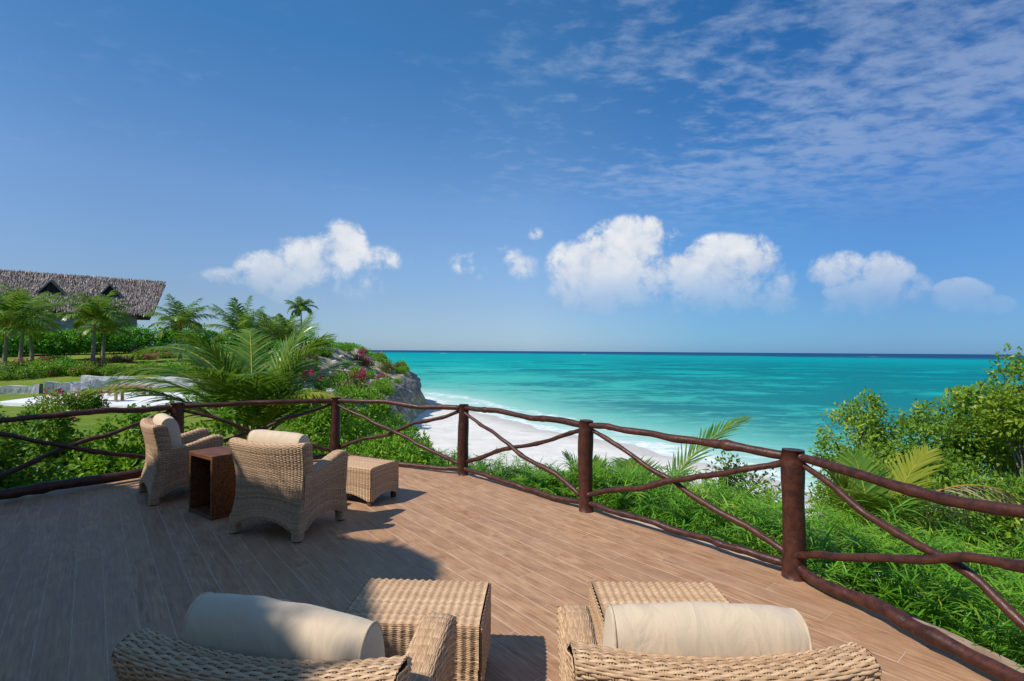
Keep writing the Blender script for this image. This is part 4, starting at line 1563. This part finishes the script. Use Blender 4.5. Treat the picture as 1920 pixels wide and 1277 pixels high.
# trees on the slope at the right
TREES = [
    ('slope_tree', 'rounded green bush-like tree nearest the turquoise sea on the right', (6.9, 10.0), [(0, 0, 2.55, .85, .9, .8), (.45, .2, 1.9, .9, .9, .7), (-.25, -.3, 1.5, .8, .8, .8), (-.05, 0, 3.2, .35, .35, .45)], 330, 34, .085, .045, 'leaf_tree', .58),
    ('slope_tree', 'middle green tree between the sea-side bush tree and the tallest tree', (8.2, 9.6), [(-.5, 0, 2.5, .8, .8, .6), (.3, .1, 2.8, .8, .8, .7), (0, -.4, 1.8, 1.1, .8, .9)], 330, 34, .085, .045, 'leaf_tree', .45),
    ('slope_tree', 'tallest open-crowned tree at the right edge with pale trunk', (9.0, 9.1), [(.05, 0, 3.75, .40, .42, .55), (-.45, .1, 3.3, .55, .6, .45), (.6, 0, 3.4, .6, .6, .55), (.0, -.2, 2.9, .85, .8, .6), (.7, -.1, 2.4, .9, .8, .9)], 380, 32, .085, .048, 'leaf_tree', .55),
    ('slope_tree', 'yellow-green leafy tree cut off by the right edge of the picture', (7.9, 7.9), [(.1, 0, 2.5, .6, .6, .42), (.55, .2, 2.1, .6, .6, .55)], 150, 34, .09, .05, 'leaf_yellow', .5),
    ('slope_bush', 'dark low bush below the middle tree on the right', (7.0, 8.2), [(-.4, 0, 1.3, .9, .8, .75), (.5, 0, 1.4, .9, .8, .8)], 330, 34, .08, .042, 'leaf_tree', .42),
    ('slope_bush', 'tangled green bush right of the yellow young palm', (5.6, 6.9), [(0, 0, .95, .7, .7, .6), (.75, -.2, .9, .8, .7, .7), (.2, .8, 1.1, .7, .6, .6)], 330, 34, .075, .038, 'leaf_tree', .5),
    ('slope_bush', 'small bush behind the nearest railing post by the waterline', (3.2, 7.6), [(0, 0, .85, .28, .3, .35), (.4, .1, .75, .35, .35, .4)], 70, 24, .07, .04, 'leaf_tree', .6),
    ('slope_bush', 'green bush at the right edge above the narrow-leaved plants', (6.2, 5.6), [(0, 0, 1.1, .9, .8, .75), (-.7, .1, .8, .7, .6, .6)], 300, 34, .075, .038, 'leaf_tree', .48),
    ('slope_bush', 'green bush filling the gap behind the yellow young palm', (5.75, 8.6), [(0.2, 0, 1.45, .65, .7, .65), (.8, .1, 1.6, .8, .7, .8), (.2, -.3, .9, .8, .7, .8)], 300, 34, .08, .04, 'leaf_tree', .5),
]
for i, (nm, lb, (x, y), blobs, nc, per, ll, lw, mm, tn) in enumerate(TREES):
    z = {0: -2.75, 1: -2.55, 2: -2.6, 3: -1.75, 4: -2.3, 5: -1.75, 6: -1.15, 7: -1.5, 8: -2.2}[i]
    g = gz(x, y)
    bl = [(b_[0], b_[1], b_[2] + z - g, *b_[3:]) for b_ in blobs]
    shrub(nm, lb, 'tree' if nm == 'slope_tree' else 'bush', (x, y, g), bl, nc, per, ll, lw, 300 + i, mm, .06 if nm == 'slope_tree' else .035, .17, 50, group='trees and bushes on the right slope', tint=tn)

# bright glossy shrub left of the beach
x, y = -5.0, 15.2
g = gz(x, y)
shrub('sea_lettuce_shrub', 'dense bright green glossy shrub beyond the second railing bay', 'shrub', (x, y, g),
      [(-.9, .3, -.15 - g, .95, .9, .5), (.3, 0, -.05 - g, 1.0, .9, .58), (1.0, -.3, -.75 - g, .75, .8, .7), (-.4, -.6, -.95 - g, 1.3, .8, .8)], 620, 26, .11, .055, 410, 'leaf_bright', .04, .16, 30, hexa=True, tint=.55)
SM = [(-2.45, 9.6, .5, .40, 'low bright green shrub at the foot of the glossy shrub'), (-1.7, 9.1, .38, .30, 'small bright green shrub beside the second railing post'),
      (-3.4, 10.6, .6, .5, 'bright green shrub between young palm and glossy shrub'), (-3.0, 12.2, .7, .75, 'glossy green shrub overhanging the edge of the beach'), (-2.25, 10.9, .5, .62, 'bright green shrub hanging over the beach side')]
for i, (x, y, rr, h, lb) in enumerate(SM):
    g = gz(x, y)
    zt_ = {0: -.35, 1: -.3, 2: -.35, 3: -.55, 4: -.65}[i]
    shrub('green_shrub', lb, 'shrub', (x, y, g), [(0, 0, zt_ - g, rr, rr, h), (rr * .5, .1, zt_ - .3 - g, rr, rr, h)], 130, 24, .085, .042, 430 + i, 'leaf_bright', .02, .13, 20, hexa=True, group='green shrubs by the railing', tint=.6)

# shoots of bougainvillea beyond the left railing
BG = [(-6.6, 8.6, 'leafy bougainvillea thicket behind the left railing bay, near the armchair'), (-7.9, 8.2, 'leafy bougainvillea thicket with pink blossom at the left edge'), (-5.5, 8.9, 'low leafy thicket behind the far left armchair'),
      (-9.3, 9.9, 'dark leafy bush in the left railing bay'), (-7.2, 6.9, 'bougainvillea with a pink blossom right against the left kerb')]
for i, (x, y, lb) in enumerate(BG):
    g = gz(x, y)
    bl = [(0, 0, .20, .65, .5, .28), (.4, .2, .22, .55, .45, .26), (-.45, -.1, .2, .6, .45, .28)]
    r = random.Random(i + 5)
    for k in range(6):
        bl.append((r.uniform(-.8, .8), r.uniform(-.4, .5), r.uniform(.55, 1.0), .10, .10, r.uniform(.22, .4)))
    shrub('bougainvillea', lb, 'shrub', (x, y, g), bl, 230, 20, .085, .062, 460 + i, ('leaf_bright', 'leaf_bougain', 'leaf_bright', 'leaf_bougain', 'leaf_bougain')[i], .013, .13, 40, 'stem', flowers=(2, 9, 0, 4, 3)[i], group='bougainvillea beyond the left railing', tint=.5, hexa=True, fl_size=.06)

# ------------------------------------------------------------------ narrow-leaved ground cover along the railing
r = np.random.default_rng(55)
gc = MB()
cumr = np.concatenate([[0], np.cumsum(np.linalg.norm(np.diff(ring, axis=0), axis=1))])


def along(s, off):
    i = np.interp(s, cumr, np.arange(len(ring)))
    x = np.interp(i, np.arange(len(ring)), ring[:, 0]); y = np.interp(i, np.arange(len(ring)), ring[:, 1])
    ox_ = np.interp(i, np.arange(len(ring)), outw[:, 0]); oy_ = np.interp(i, np.arange(len(ring)), outw[:, 1])
    return x + ox_ * off, y + oy_ * off


NS = 3900
s0 = 5.2; s1 = float(cumr[np.argmin(np.hypot(ring[:, 0] + 1.3, ring[:, 1] - 7.4))])
u = r.uniform(0, 1, NS)
s_ = s0 + (s1 - s0) * u
width = np.interp(u, [0, .35, .6, .8, 1], [3.3, 3.0, 2.2, 1.4, .7])
off = .27 + np.interp(s_, [6.2, 9.0], [.22, 0.0]) + r.uniform(0, 1, NS) ** 1.1 * width
sx_, sy_ = along(s_, off)
gz_ = ground(sx_, sy_)
topz = np.interp(u, [0, .3, .55, .8, 1], [.16, .06, -.08, -.16, -.24]) + r.normal(0, .12, NS) + .25 * fbm(np.stack([sx_ * 1.2, sy_ * 1.2, sx_ * 0], 1), 2, 4) - np.clip(off - 1.1, 0, 9) * .16 - np.clip(.6 - off, 0, 1) * .45
topz = np.maximum(topz, gz_ + .12)
lean = r.normal(0, .07, (NS, 2)) + np.stack([sx_ * 0, sx_ * 0], 1)
base_p = np.stack([sx_, sy_, gz_], 1)
top_p = np.stack([sx_ + lean[:, 0], sy_ + lean[:, 1], topz], 1)
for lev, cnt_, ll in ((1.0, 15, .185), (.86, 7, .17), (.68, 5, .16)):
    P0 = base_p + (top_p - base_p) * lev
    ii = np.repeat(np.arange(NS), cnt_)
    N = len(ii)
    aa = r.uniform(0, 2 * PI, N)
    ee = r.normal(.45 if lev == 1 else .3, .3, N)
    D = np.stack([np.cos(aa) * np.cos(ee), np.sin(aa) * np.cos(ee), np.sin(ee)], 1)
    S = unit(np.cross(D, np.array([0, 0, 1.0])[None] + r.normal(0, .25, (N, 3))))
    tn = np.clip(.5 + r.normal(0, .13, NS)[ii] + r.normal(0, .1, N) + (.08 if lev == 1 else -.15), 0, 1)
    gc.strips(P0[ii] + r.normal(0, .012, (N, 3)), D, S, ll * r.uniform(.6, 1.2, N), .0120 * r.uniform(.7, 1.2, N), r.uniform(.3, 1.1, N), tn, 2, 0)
ii = np.arange(NS)
D = unit(top_p - base_p); S = unit(np.cross(D, rdir(NS, r)))
gc.strips(base_p, D, S, np.linalg.norm(top_p - base_p, axis=1), .008, 0.0, .35, 2, 0)
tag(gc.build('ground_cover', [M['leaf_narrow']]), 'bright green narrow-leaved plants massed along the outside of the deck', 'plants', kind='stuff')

# one tuft that pokes through the railing by the nearest post
tuft = empty('narrow_leaf_tuft', (2.36, 3.72, 0.0))
tag(tuft, 'tuft of narrow leaves poking onto the deck beside the nearest post', 'plant')
b = MB()
for k in range(4):
    c = np.array([r.uniform(-.07, .10), r.uniform(-.12, .08), r.uniform(.05, .18)])
    N = 22
    aa = r.uniform(0, 2 * PI, N); ee = r.normal(.2, .35, N)
    D = np.stack([np.cos(aa) * np.cos(ee), np.sin(aa) * np.cos(ee), np.sin(ee)], 1)
    S = unit(np.cross(D, np.array([0, 0, 1.0])[None] + r.normal(0, .2, (N, 3))))
    b.strips(np.repeat(c[None], N, 0), D, S, .15 * r.uniform(.6, 1.2, N), .011, r.uniform(.4, 1.2, N), np.clip(.65 + r.normal(0, .15, N), 0, 1), 3, 0)
b.build('leaf_whorl', [M['leaf_narrow']], tuft)
b = MB().tube([(.22, .05, -.3), (.1, .02, .0), (0, 0, .1)], .006, 6)
b.build('stem', [M['stem']], tuft)

# ------------------------------------------------------------------ garden at the left
# thatched house
A0 = np.array([-40.6, 60.0]); ax = unit(np.array([[-.8, -.6]]))[0]; fr = np.array([.6, -.8])
LEN, RZ, EZ, RUN = 30.0, 9.5, 5.5, 4.6
hz_ = 1.6
house = empty('thatched_house', (A0[0], A0[1], hz_))
tag(house, 'long house with steep grey thatched roof and small gablets behind the palms', 'house')
org = np.array([A0[0], A0[1], hz_])


def hp(a, f, z):
    q = A0 + ax * a + fr * f
    return np.array([q[0], q[1], z]) - org


rb = MB()
U_ = np.linspace(0, 1, 20)
for sg in (1, -1):
    Pq = np.array([[hp(a * LEN + (0 if t_ == 0 else 1.4 * t_), sg * RUN * t_, RZ + (EZ - RZ) * t_) for t_ in np.linspace(0, 1, 6)] for a in U_])
    rb.grid(Pq, 0, False, np.full(Pq.shape[:2], .35), flip=(sg < 0))
    Pb = Pq.copy(); Pb[..., 2] -= .35
    rb.grid(Pb, 0, False, np.full(Pq.shape[:2], .1), flip=(sg > 0))
roof = rb.build('roof', [M['thatch']], house)
r = np.random.default_rng(77)
th_ = MB()
for row in range(26):
    t_ = row / 25
    n = 900
    a_ = r.uniform(0, LEN - 1.4 * t_, n) + 1.4 * t_ * 0
    a_ = 1.4 * t_ * 1 + r.uniform(0, 1, n) * (LEN - 1.4 * t_)
    f_ = RUN * t_ + .0
    P = A0[None] + ax[None] * a_[:, None] + fr[None] * f_
    P = np.c_[P, np.full(n, RZ + (EZ - RZ) * t_ + .06) + r.normal(0, .05, n)] - org
    dn = np.array([*(fr * RUN), EZ - RZ]); dn /= np.linalg.norm(dn)
    D = unit(dn[None] + r.normal(0, .10, (n, 3)) + np.array([0, 0, .06]))
    S = unit(np.array([*ax, 0])[None] + r.normal(0, .2, (n, 3)))
    th_.strips(P, D, S, r.uniform(.3, .7, n), r.uniform(.03, .11, n), .1, np.clip(r.normal(.5, .24, n), 0, 1), 2, 0)
tag(th_.build('thatch', [M['thatch']], roof), kind='stuff')
# gable end, verge trim
g = MB()
P = [hp(.25, 0, RZ - .3), hp(1.5, RUN * .94, EZ - .1), hp(1.5, -RUN * .94, EZ - .1)]
g.add(P, np.array([[0, 1, 2]]), 0, False)
P = [hp(.45, 0, RZ - .3), hp(1.7, RUN * .94, EZ - .1), hp(1.7, -RUN * .94, EZ - .1)]
g.add(P, np.array([[0, 2, 1]]), 0, False)
g.build('gable_end', [M['thatch']], house)
wl = MB()
for sg in (1, -1):
    wl.box((hp(LEN / 2 + 1.3, sg * 3.4, 3.6) + hp(LEN / 2 + 1.3, sg * 3.4, 3.6)) / 2, (LEN - 3, .3, 4.2), 0, 0, rot=[[ax[0], fr[0], 0], [ax[1], fr[1], 0], [0, 0, 1]])
wl.box(hp(2.9, 0, 3.6), (.3, 6.5, 4.2), 0, 0, rot=[[ax[0], fr[0], 0], [ax[1], fr[1], 0], [0, 0, 1]])
wl.build('wall', [M['plaster']], house)
for a_, hh in ((5.1, 1.05), (9.8, 1.15)):
    dm = MB()
    t0 = .42
    zt0 = 8.9
    zb0 = 6.95
    fo = RUN * .62
    ap = hp(a_, fo, zt0 - .3); bk = hp(a_, RUN * .14, zt0 - .1)
    for sg in (-1, 1):
        lo = hp(a_ + sg * hh, fo, zb0 + .25); lob = hp(a_ + sg * hh * 1.1, RUN * .5, zb0 + .2)
        V = [ap, lo, lob, bk]
        V2 = [v + np.array([0, 0, -.2]) for v in V]
        dm.add(V + V2, np.array([[0, 1, 2, 3], [7, 6, 5, 4], [0, 4, 5, 1], [1, 5, 6, 2]]), 0, False, .45)
    dmo = dm.build('gablet', [M['thatch']], house)
    op = MB()  # near-black sheet stands in for the shade inside the gablet
    V = [hp(a_, fo - .15, zt0 - .6), hp(a_ + hh * .78, fo - .15, zb0 + .35), hp(a_ - hh * .78, fo - .15, zb0 + .35)]
    V += [v - np.array([fr[0], fr[1], 0]) * .2 for v in V]
    op.add(V, np.array([[0, 1, 2], [5, 4, 3]]), 0, False)
    op.build('vent_shade_sheet', [M['opening_shade']], dmo)


def leafmass(name, label, cat, loc, blobs, ncl, per, L, Wd, seed, mm, spread, **kw):
    return shrub(name, label, cat, loc, blobs, ncl, per, L, Wd, seed, mm, kw.pop('trunkr', 0.02), spread, kw.pop('twigs', 12), 'stem', **kw)


# hedge under the house
HL = np.array([(-50.0, 44.0), (-43.0, 48.5), (-36.0, 53.0), (-30.0, 56.0), (-24.0, 60.0)])
bl = []
for k in np.linspace(0, 4, 22):
    q = np.array([np.interp(k, range(5), HL[:, 0]), np.interp(k, range(5), HL[:, 1])])
    bl.append((q[0] + 36, q[1] - 53, gz(*q) - gz(-36, 53) + (1.25 if k < 2.6 else .9) + .12 * math.sin(k * 5), 1.3, 1.1, 1.35 if k < 2.6 else 1.0))
leafmass('hedge', 'long bright green hedge below the thatched house', 'hedge', (-36.0, 53.0, gz(-36, 53)), bl, 1500, 22, .26, .15, 520, 'leaf_hedge', .36, tint=.5, shell=.3)

# flowering beds at the feet of the palms
BED = [(15, 34, 1.2, 'magenta flowering bed under the palm at the left edge'), (65, 38, 1.4, 'magenta flowering bed under the third palm from left'), (172, 34.4, 1.0, 'red flowering bed at the foot of the pale-trunked palm'),
       (208, 41, 1.4, 'bright magenta bougainvillea bed below the hedge'), (262, 44, 1.1, 'small magenta bed right of the bright one below the hedge'), (300, 46, 1.2, 'low reddish flowering bed near the palm right of the house'),
       (95, 40.5, 1.0, 'dark flowering bed left of the pale-trunked palm')]
for i, (px, d, w, lb) in enumerate(BED):
    x = (px - 960) / 960 * d
    leafmass('flower_bed', lb, 'flowers', (x, d, gz(x, d)), [(0, 0, .15, w * .8, .6, .28), (w * .5, .2, .15, w * .6, .5, .24)], 80, 16, .13, .09, 540 + i, 'leaf_bougain', .2, flowers=(26, 24, 34, 60, 26, 20, 14)[i], group='flowering beds in the garden', tint=.4, fl_size=.11)

# mixed planting along the terrace and lawn
PLANT = [(20, 29, 1.3, .5, 0), (75, 30, 1.2, .5, 6), (120, 31, .9, .6, 0), (160, 30.5, .8, .4, 2), (215, 31, 1.0, .35, 0), (275, 32, 1.0, .4, 12), (330, 31, 1.0, .5, 3), (385, 33, 1.2, .9, 0),
         (420, 28, 1.3, 1.3, 0), (468, 30, 1.2, 1.5, 0), (505, 34, 1.3, 1.6, 0), (105, 17.5, .8, .5, 10), (165, 18, .4, .5, 4), (395, 22, 1.0, .55, 0), (440, 19, 1.2, .7, 0), (520, 24, 1.1, 1.0, 0)]
PW_ = ['at the far left above the white wall', 'second from left above the white wall', 'just left of the white wall step', 'trailing over the white wall', 'above the middle of the white wall', 'with red blossom over the white wall', 'over the right end of the white wall',
       'left of the upright-fronded palm', 'under the upright-fronded palm', 'behind the tips of the young palm', 'below the dark headland palm', 'with red blossom in front of the terrace',
       'tall and thin in front of the terrace bench', 'right of the terrace by the young palm', 'behind the young palm base', 'left of the rocky slope']
for i, ((px, d, w, h, fl), pw) in enumerate(zip(PLANT, PW_)):
    x = (px - 960) / 960 * d
    leafmass('garden_shrub', 'green garden shrub ' + pw, 'shrub', (x, d, gz(x, d)), [(0, 0, h * .8, w * .75, w * .6, h * .9), (w * .5, .2, h * .5, w * .6, w * .5, h * .6), (-w * .5, 0, h * .5, w * .6, w * .5, h * .6)],
             120, 18, .13 if d > 22 else .09, .075 if d > 22 else .06, 560 + i, ('leaf_bougain', 'leaf_bright', 'leaf_hedge', 'leaf_yellow')[i % 4 if i != 12 else 0], .2 if d > 22 else .15, flowers=fl, group='garden shrubs', tint=.5, fl_size=.09)

# scrub on the headland
r2 = random.Random(4)
HS = []
for i in range(84):
    while True:
        px = r2.uniform(525, 775); d = 40 + 44 * r2.random() ** 1.3
        x = (px - 960) / 960 * d
        s0 = float(poly_dist(np.array([x]), np.array([d]), EDGE)[0])
        if -0.3 < s0 < 12: break
    HS.append((x, d, s0))
protos = []
for k, (mm, fl) in enumerate((('leaf_bright', 0), ('dry', 0), ('leaf_tree', 0), ('leaf_bougain', 60))):
    o = leafmass('headland_scrub', 'x', 'shrub', (0, 0, 0), [(0, 0, .25, .7, .6, .38), (.4, .2, .2, .5, .5, .3)], 55, 16, .17, .085, 600 + k, mm, .22, flowers=fl, tint=.5, fl_size=.13)
    protos.append(o)
scrubs = {}
used = set()
SL = ['bright green scrub bush on the rocky headland slope', 'dry straw-coloured scrub on the rocky headland slope', 'dark green scrub bush on the rocky headland slope', 'magenta flowering scrub on the rocky headland slope']
for i, (x, d, s0) in enumerate(HS):
    k = r2.choices([0, 1, 2, 3], [.35, .3, .22, .13])[0]
    if s0 < 1.2: k = 0
    o = protos[k] if k not in used else copy_tree(protos[k])
    used.add(k)
    o.location = (x, d, gz(x, d) - .05)
    sc_ = r2.uniform(.7, 1.5)
    o.scale = (sc_, sc_, sc_ * r2.uniform(.8, 1.3)); o.rotation_euler = (0, 0, r2.uniform(0, 6))
    where = ('near the cliff edge' if s0 < 2.0 else 'below the skyline' if d > 66 else 'half way up' if d > 53 else 'low down')
    scrubs.setdefault((k, where), []).append((x / d, o))
KN = ['bright green scrub bushes', 'dry scrub bushes', 'dark green scrub bushes', 'magenta flowering scrub bushes']
ORD = ['leftmost', 'second from left', 'third from left', 'fourth from left', 'fifth from left', 'sixth from left', 'seventh from left', 'eighth from left', 'ninth from left', 'tenth from left', 'eleventh from left', 'twelfth from left', 'thirteenth from left', 'fourteenth from left', 'fifteenth from left', 'sixteenth from left', 'seventeenth from left', 'eighteenth from left', 'nineteenth from left', 'twentieth from left']
for (k, where), lst in scrubs.items():
    lst.sort(key=lambda q: q[0])
    for n_, (_, o) in enumerate(lst):
        first = ORD[min(n_, 19)] if n_ < len(lst) - 1 else 'rightmost'
        lb = (SL[k].split(' on ')[0] if len(lst) == 1 else first + ' of the ' + KN[k]) + ' on the headland, ' + where
        tag(o, lb, 'shrub', KN[k] + ' on the headland, ' + where)
for k in range(4):
    if k not in used: 
        for ch in list(protos[k].children): bpy.data.objects.remove(ch)
        bpy.data.objects.remove(protos[k])

# low green cover along the skyline of the headland: one continuous growth
r = np.random.default_rng(88)
N0 = 2600
px = r.uniform(520, 725, N0); dd = r.uniform(66, 90, N0)
xx = (px - 960) / 960 * dd
ok = poly_dist(xx, dd, EDGE) > np.where(dd < 76, 8.0, 1.5)
xx, dd = xx[ok], dd[ok]
zz = ground(xx, dd)
cv = MB()
ii = np.repeat(np.arange(len(xx)), 10); N = len(ii)
P = np.c_[xx, dd, zz + .15][ii] + r.normal(0, 1, (N, 3)) * np.array([.35, .35, .16])
cv.leaves(P, unit(rdir(N, r) + np.array([0, 0, .5])), rdir(N, r), .26 * r.uniform(.7, 1.2, N), .13, np.clip(r.normal(.5, .2, N), 0, 1))
tag(cv.build('headland_ground_cover', [M['leaf_hedge']]), 'low green growth covering the top of the headland', 'plants', kind='stuff')

# bare twiggy shrubs on the skyline
for i, (px, d, h, lb) in enumerate([(585, 70, 1.1, 'small bare twiggy shrub right of the lone palm on the skyline'), (602, 72, 1.3, 'bare twiggy shrub in the middle of the headland skyline'), (620, 73, 1.6, 'bare leaning twiggy shrub farthest right on the headland skyline')]):
    x = (px - 960) / 960 * d
    o = empty('bare_shrub', (x, d, gz(x, d)))
    tag(o, lb, 'shrub', 'bare shrubs on the headland')
    b = MB()
    rr = random.Random(i)
    for k in range(7):
        a_ = rr.uniform(0, 6.3); q = rr.uniform(.2, .7)
        P = np.array([[0, 0, -.1], [math.cos(a_) * q * .4, math.sin(a_) * q * .3, h * .5], [math.cos(a_) * q + .2, math.sin(a_) * q, h * rr.uniform(.8, 1.15)]])
        b.tube(P, [.05, .035, .015], 5)
    b.build('branch', [M['driftwood']], o)
    b = MB()
    rn = np.random.default_rng(i)
    N = 160
    P = rn.normal(0, 1, (N, 3)) * np.array([.35, .3, .35]) + np.array([.1, 0, h * .7])
    b.leaves(P, rdir(N, rn), rdir(N, rn), .14, .06, rn.uniform(0, .6, N))
    b.build('foliage', [M['leaf_tree']], o)

# terrace: pale paving, lime-washed retaining walls, timber bench and table
tz = -.47
patio = MB()
prism(patio, [(-20.5, 20.2), (-13.6, 19.2), (-12.0, 26.4), (-21.8, 26.6)], tz - .5, tz)
patio = patio.build('patio', [M['white_floor']])
tag(patio, kind='structure')


def wall(label, p0, p1, z0, h0, h1, th=.35, seed=0):
    p0 = np.array(p0); p1 = np.array(p1)
    n = 26
    t = np.linspace(0, 1, n)
    d = unit((p1 - p0)[None])[0]; nn = np.array([-d[1], d[0]])
    top = z0 + h0 + (h1 - h0) * t + fbm(np.stack([t * 9 + seed, t * 0, t * 0], 1), 3, seed) * .16
    G = np.zeros((n, 6, 3))
    for j, (o_, zf) in enumerate(((-1, 0), (-1, .5), (-.9, 1), (.9, 1), (1, .5), (1, 0))):
        q = p0 + (p1 - p0) * t[:, None] + nn * o_ * th / 2
        G[:, j, :2] = q; G[:, j, 2] = z0 - .3 + (top - z0 + .3) * zf
        G[:, j, :2] += nn * (fbm(np.stack([t * 8 + j, t * 0 + seed, t * 0], 1), 2, seed + j) * .05)[:, None]
    c = np.array([p0[0], p0[1], z0])
    o = MB().grid(G - c, 0, False).build('garden_wall', [M['white_wall']], None, c)
    tag(o, label, 'wall', 'white garden walls')


wall('lime-washed wall along the back of the terrace', (-22.4, 26.8), (-12.6, 26.8), tz, .66, .58, seed=1)
wall('stepped lime-washed wall section left of the terrace', (-22.6, 24.8), (-20.2, 26.4), tz, .45, .6, seed=2)
wall('low lime-washed wall reaching the left edge of the picture', (-27.0, 23.4), (-22.7, 24.7), tz, .32, .42, seed=3)
wall('short lime-washed pier at the corner of the terrace', (-20.6, 23.9), (-20.0, 24.3), tz, .52, .56, th=.45, seed=4)


def bench(label, loc, rz, L, Wd, H):
    o = empty('terrace_bench', loc, rz)
    tag(o, label, 'bench', 'timber benches on the terrace')
    for k in range(4):
        MB().box((0, (k - 1.5) * Wd / 4, H), (L, Wd / 4 - .02, .05), 0, .006).build('slat', [M['bench_wood']], o)
    for sx in (-1, 1):
        for sy in (-1, 1):
            MB().box((sx * (L / 2 - .15), sy * (Wd / 2 - .06), H / 2 - .03), (.09, .09, H - .06), 0, .006).build('leg', [M['bench_wood']], o)
    MB().box((0, 0, H - .065), (L - .3, .08, .06), 0, .004).build('stretcher', [M['bench_wood']], o)


bench('long timber bench on the pale terrace behind the left railing', (-16.9, 20.9, tz + .002), R(8), 1.9, .55, .42)
bench('timber bench nearer the white wall on the terrace', (-17.6, 23.6, tz + .002), R(-4), 2.0, .5, .45)
bench('timber bench at the right end of the terrace', (-13.6, 24.6, tz + .002), R(3), 2.2, .4, .5)
# pale marker post
x, d = (526 - 960) / 960 * 26, 26.0
o = empty('marker_post', (x, d, gz(x, d)))
tag(o, 'short pale grey post between young palm and rocky slope', 'post')
h = 1.7 - (716 - 656) / 960 * d - gz(x, d)
MB().tube([(0, 0, -.2), (0, 0, h - .12), (0, 0, h - .1)], [.11, .10, .10], 12).build('shaft', [M['plaster']], o)
MB().tube([(0, 0, h - .1), (0, 0, h - .02), (0, 0, h)], [.13, .13, .10], 12).build('cap', [M['white_wall']], o)

# ------------------------------------------------------------------ unseen thatched pavilion left of and behind the camera, shaped to shade the deck
HZ = 6.6
sh_off = np.array([-.32 / .41 * HZ, -.19 / .41 * HZ])
outline = np.array([(-9.0, 7.7), (-5.2, 6.45), (-3.8, 5.98), (-2.2, 5.06), (-1.55, 4.68), (-.85, 4.40), (-.55, 4.1), (-.46, 3.1), (-.24, 2.4), (.15, 1.75), (.42, .6), (.5, -5), (-14, -5), (-14, 9.3)])
eave = outline + sh_off
pav = empty('thatched_pavilion', (-9.0, -2.5, 0))
tag(pav, 'thatched pavilion roof left of the camera, seen only by its shadow on the deck', 'pavilion')
po_ = np.array([-9.0, -2.5, 0])
rb = MB()
apex = np.array([-11.5, -2.0, 9.8])
E3 = np.c_[eave, np.full(len(eave), HZ)]
for a_, c in zip(E3, np.roll(E3, -1, 0)):
    V = [a_, c, apex, a_ - [0, 0, .35], c - [0, 0, .35], apex - [0, 0, .5]]
    rb.add(np.array(V) - po_, np.array([[0, 1, 2], [5, 4, 3]]), 0, False, .4)
    rb.F.append(np.array([[0, 3, 4, 1]]) + rb.n - 6); rb.M.append(0); rb.S.append(False)
rf = rb.build('roof', [M['thatch']], pav)
r = np.random.default_rng(31)
fg = MB()
for a_, c in zip(E3, np.roll(E3, -1, 0)):
    n = int(np.linalg.norm(c - a_) * 70)
    if n < 1: continue
    t = r.uniform(0, 1, n)
    P = a_ + (c - a_) * t[:, None] - po_
    e = unit((c - a_)[None])[0]
    ow = np.array([e[1], -e[0], 0])
    if np.dot(ow, (a_ + c) / 2 - apex) < 0: ow = -ow
    D = unit(ow[None] * .5 + r.normal(0, .25, (n, 3)) + np.array([0, 0, -.6]))
    fg.strips(P - ow * .1, D, unit(e[None] + r.normal(0, .2, (n, 3))), r.uniform(.15, .8, n), r.uniform(.03, .09, n), .3, r.uniform(.2, .8, n), 2, 0)
tag(fg.build('thatch_fringe', [M['thatch']], rf), kind='stuff')
MB().box(np.array((-5.5, -6.2, 2.4)) - po_, (19, .3, 5.4), 0, .01).build('sky_block_wall', [M['kerb']], pav)  # unseen wall, added to block sky light from behind the deck
for (x, y) in ((-6.3, .4), (-6.2, -5.0), (-13.5, 2.0), (-13.5, -4)):
    MB().tube(np.array([(x, y, -.1), (x + .03, y, 3), (x, y + .02, 7.0)]) - po_, [.13, .12, .11], 12).build('pavilion_post', [M['pole']], pav)
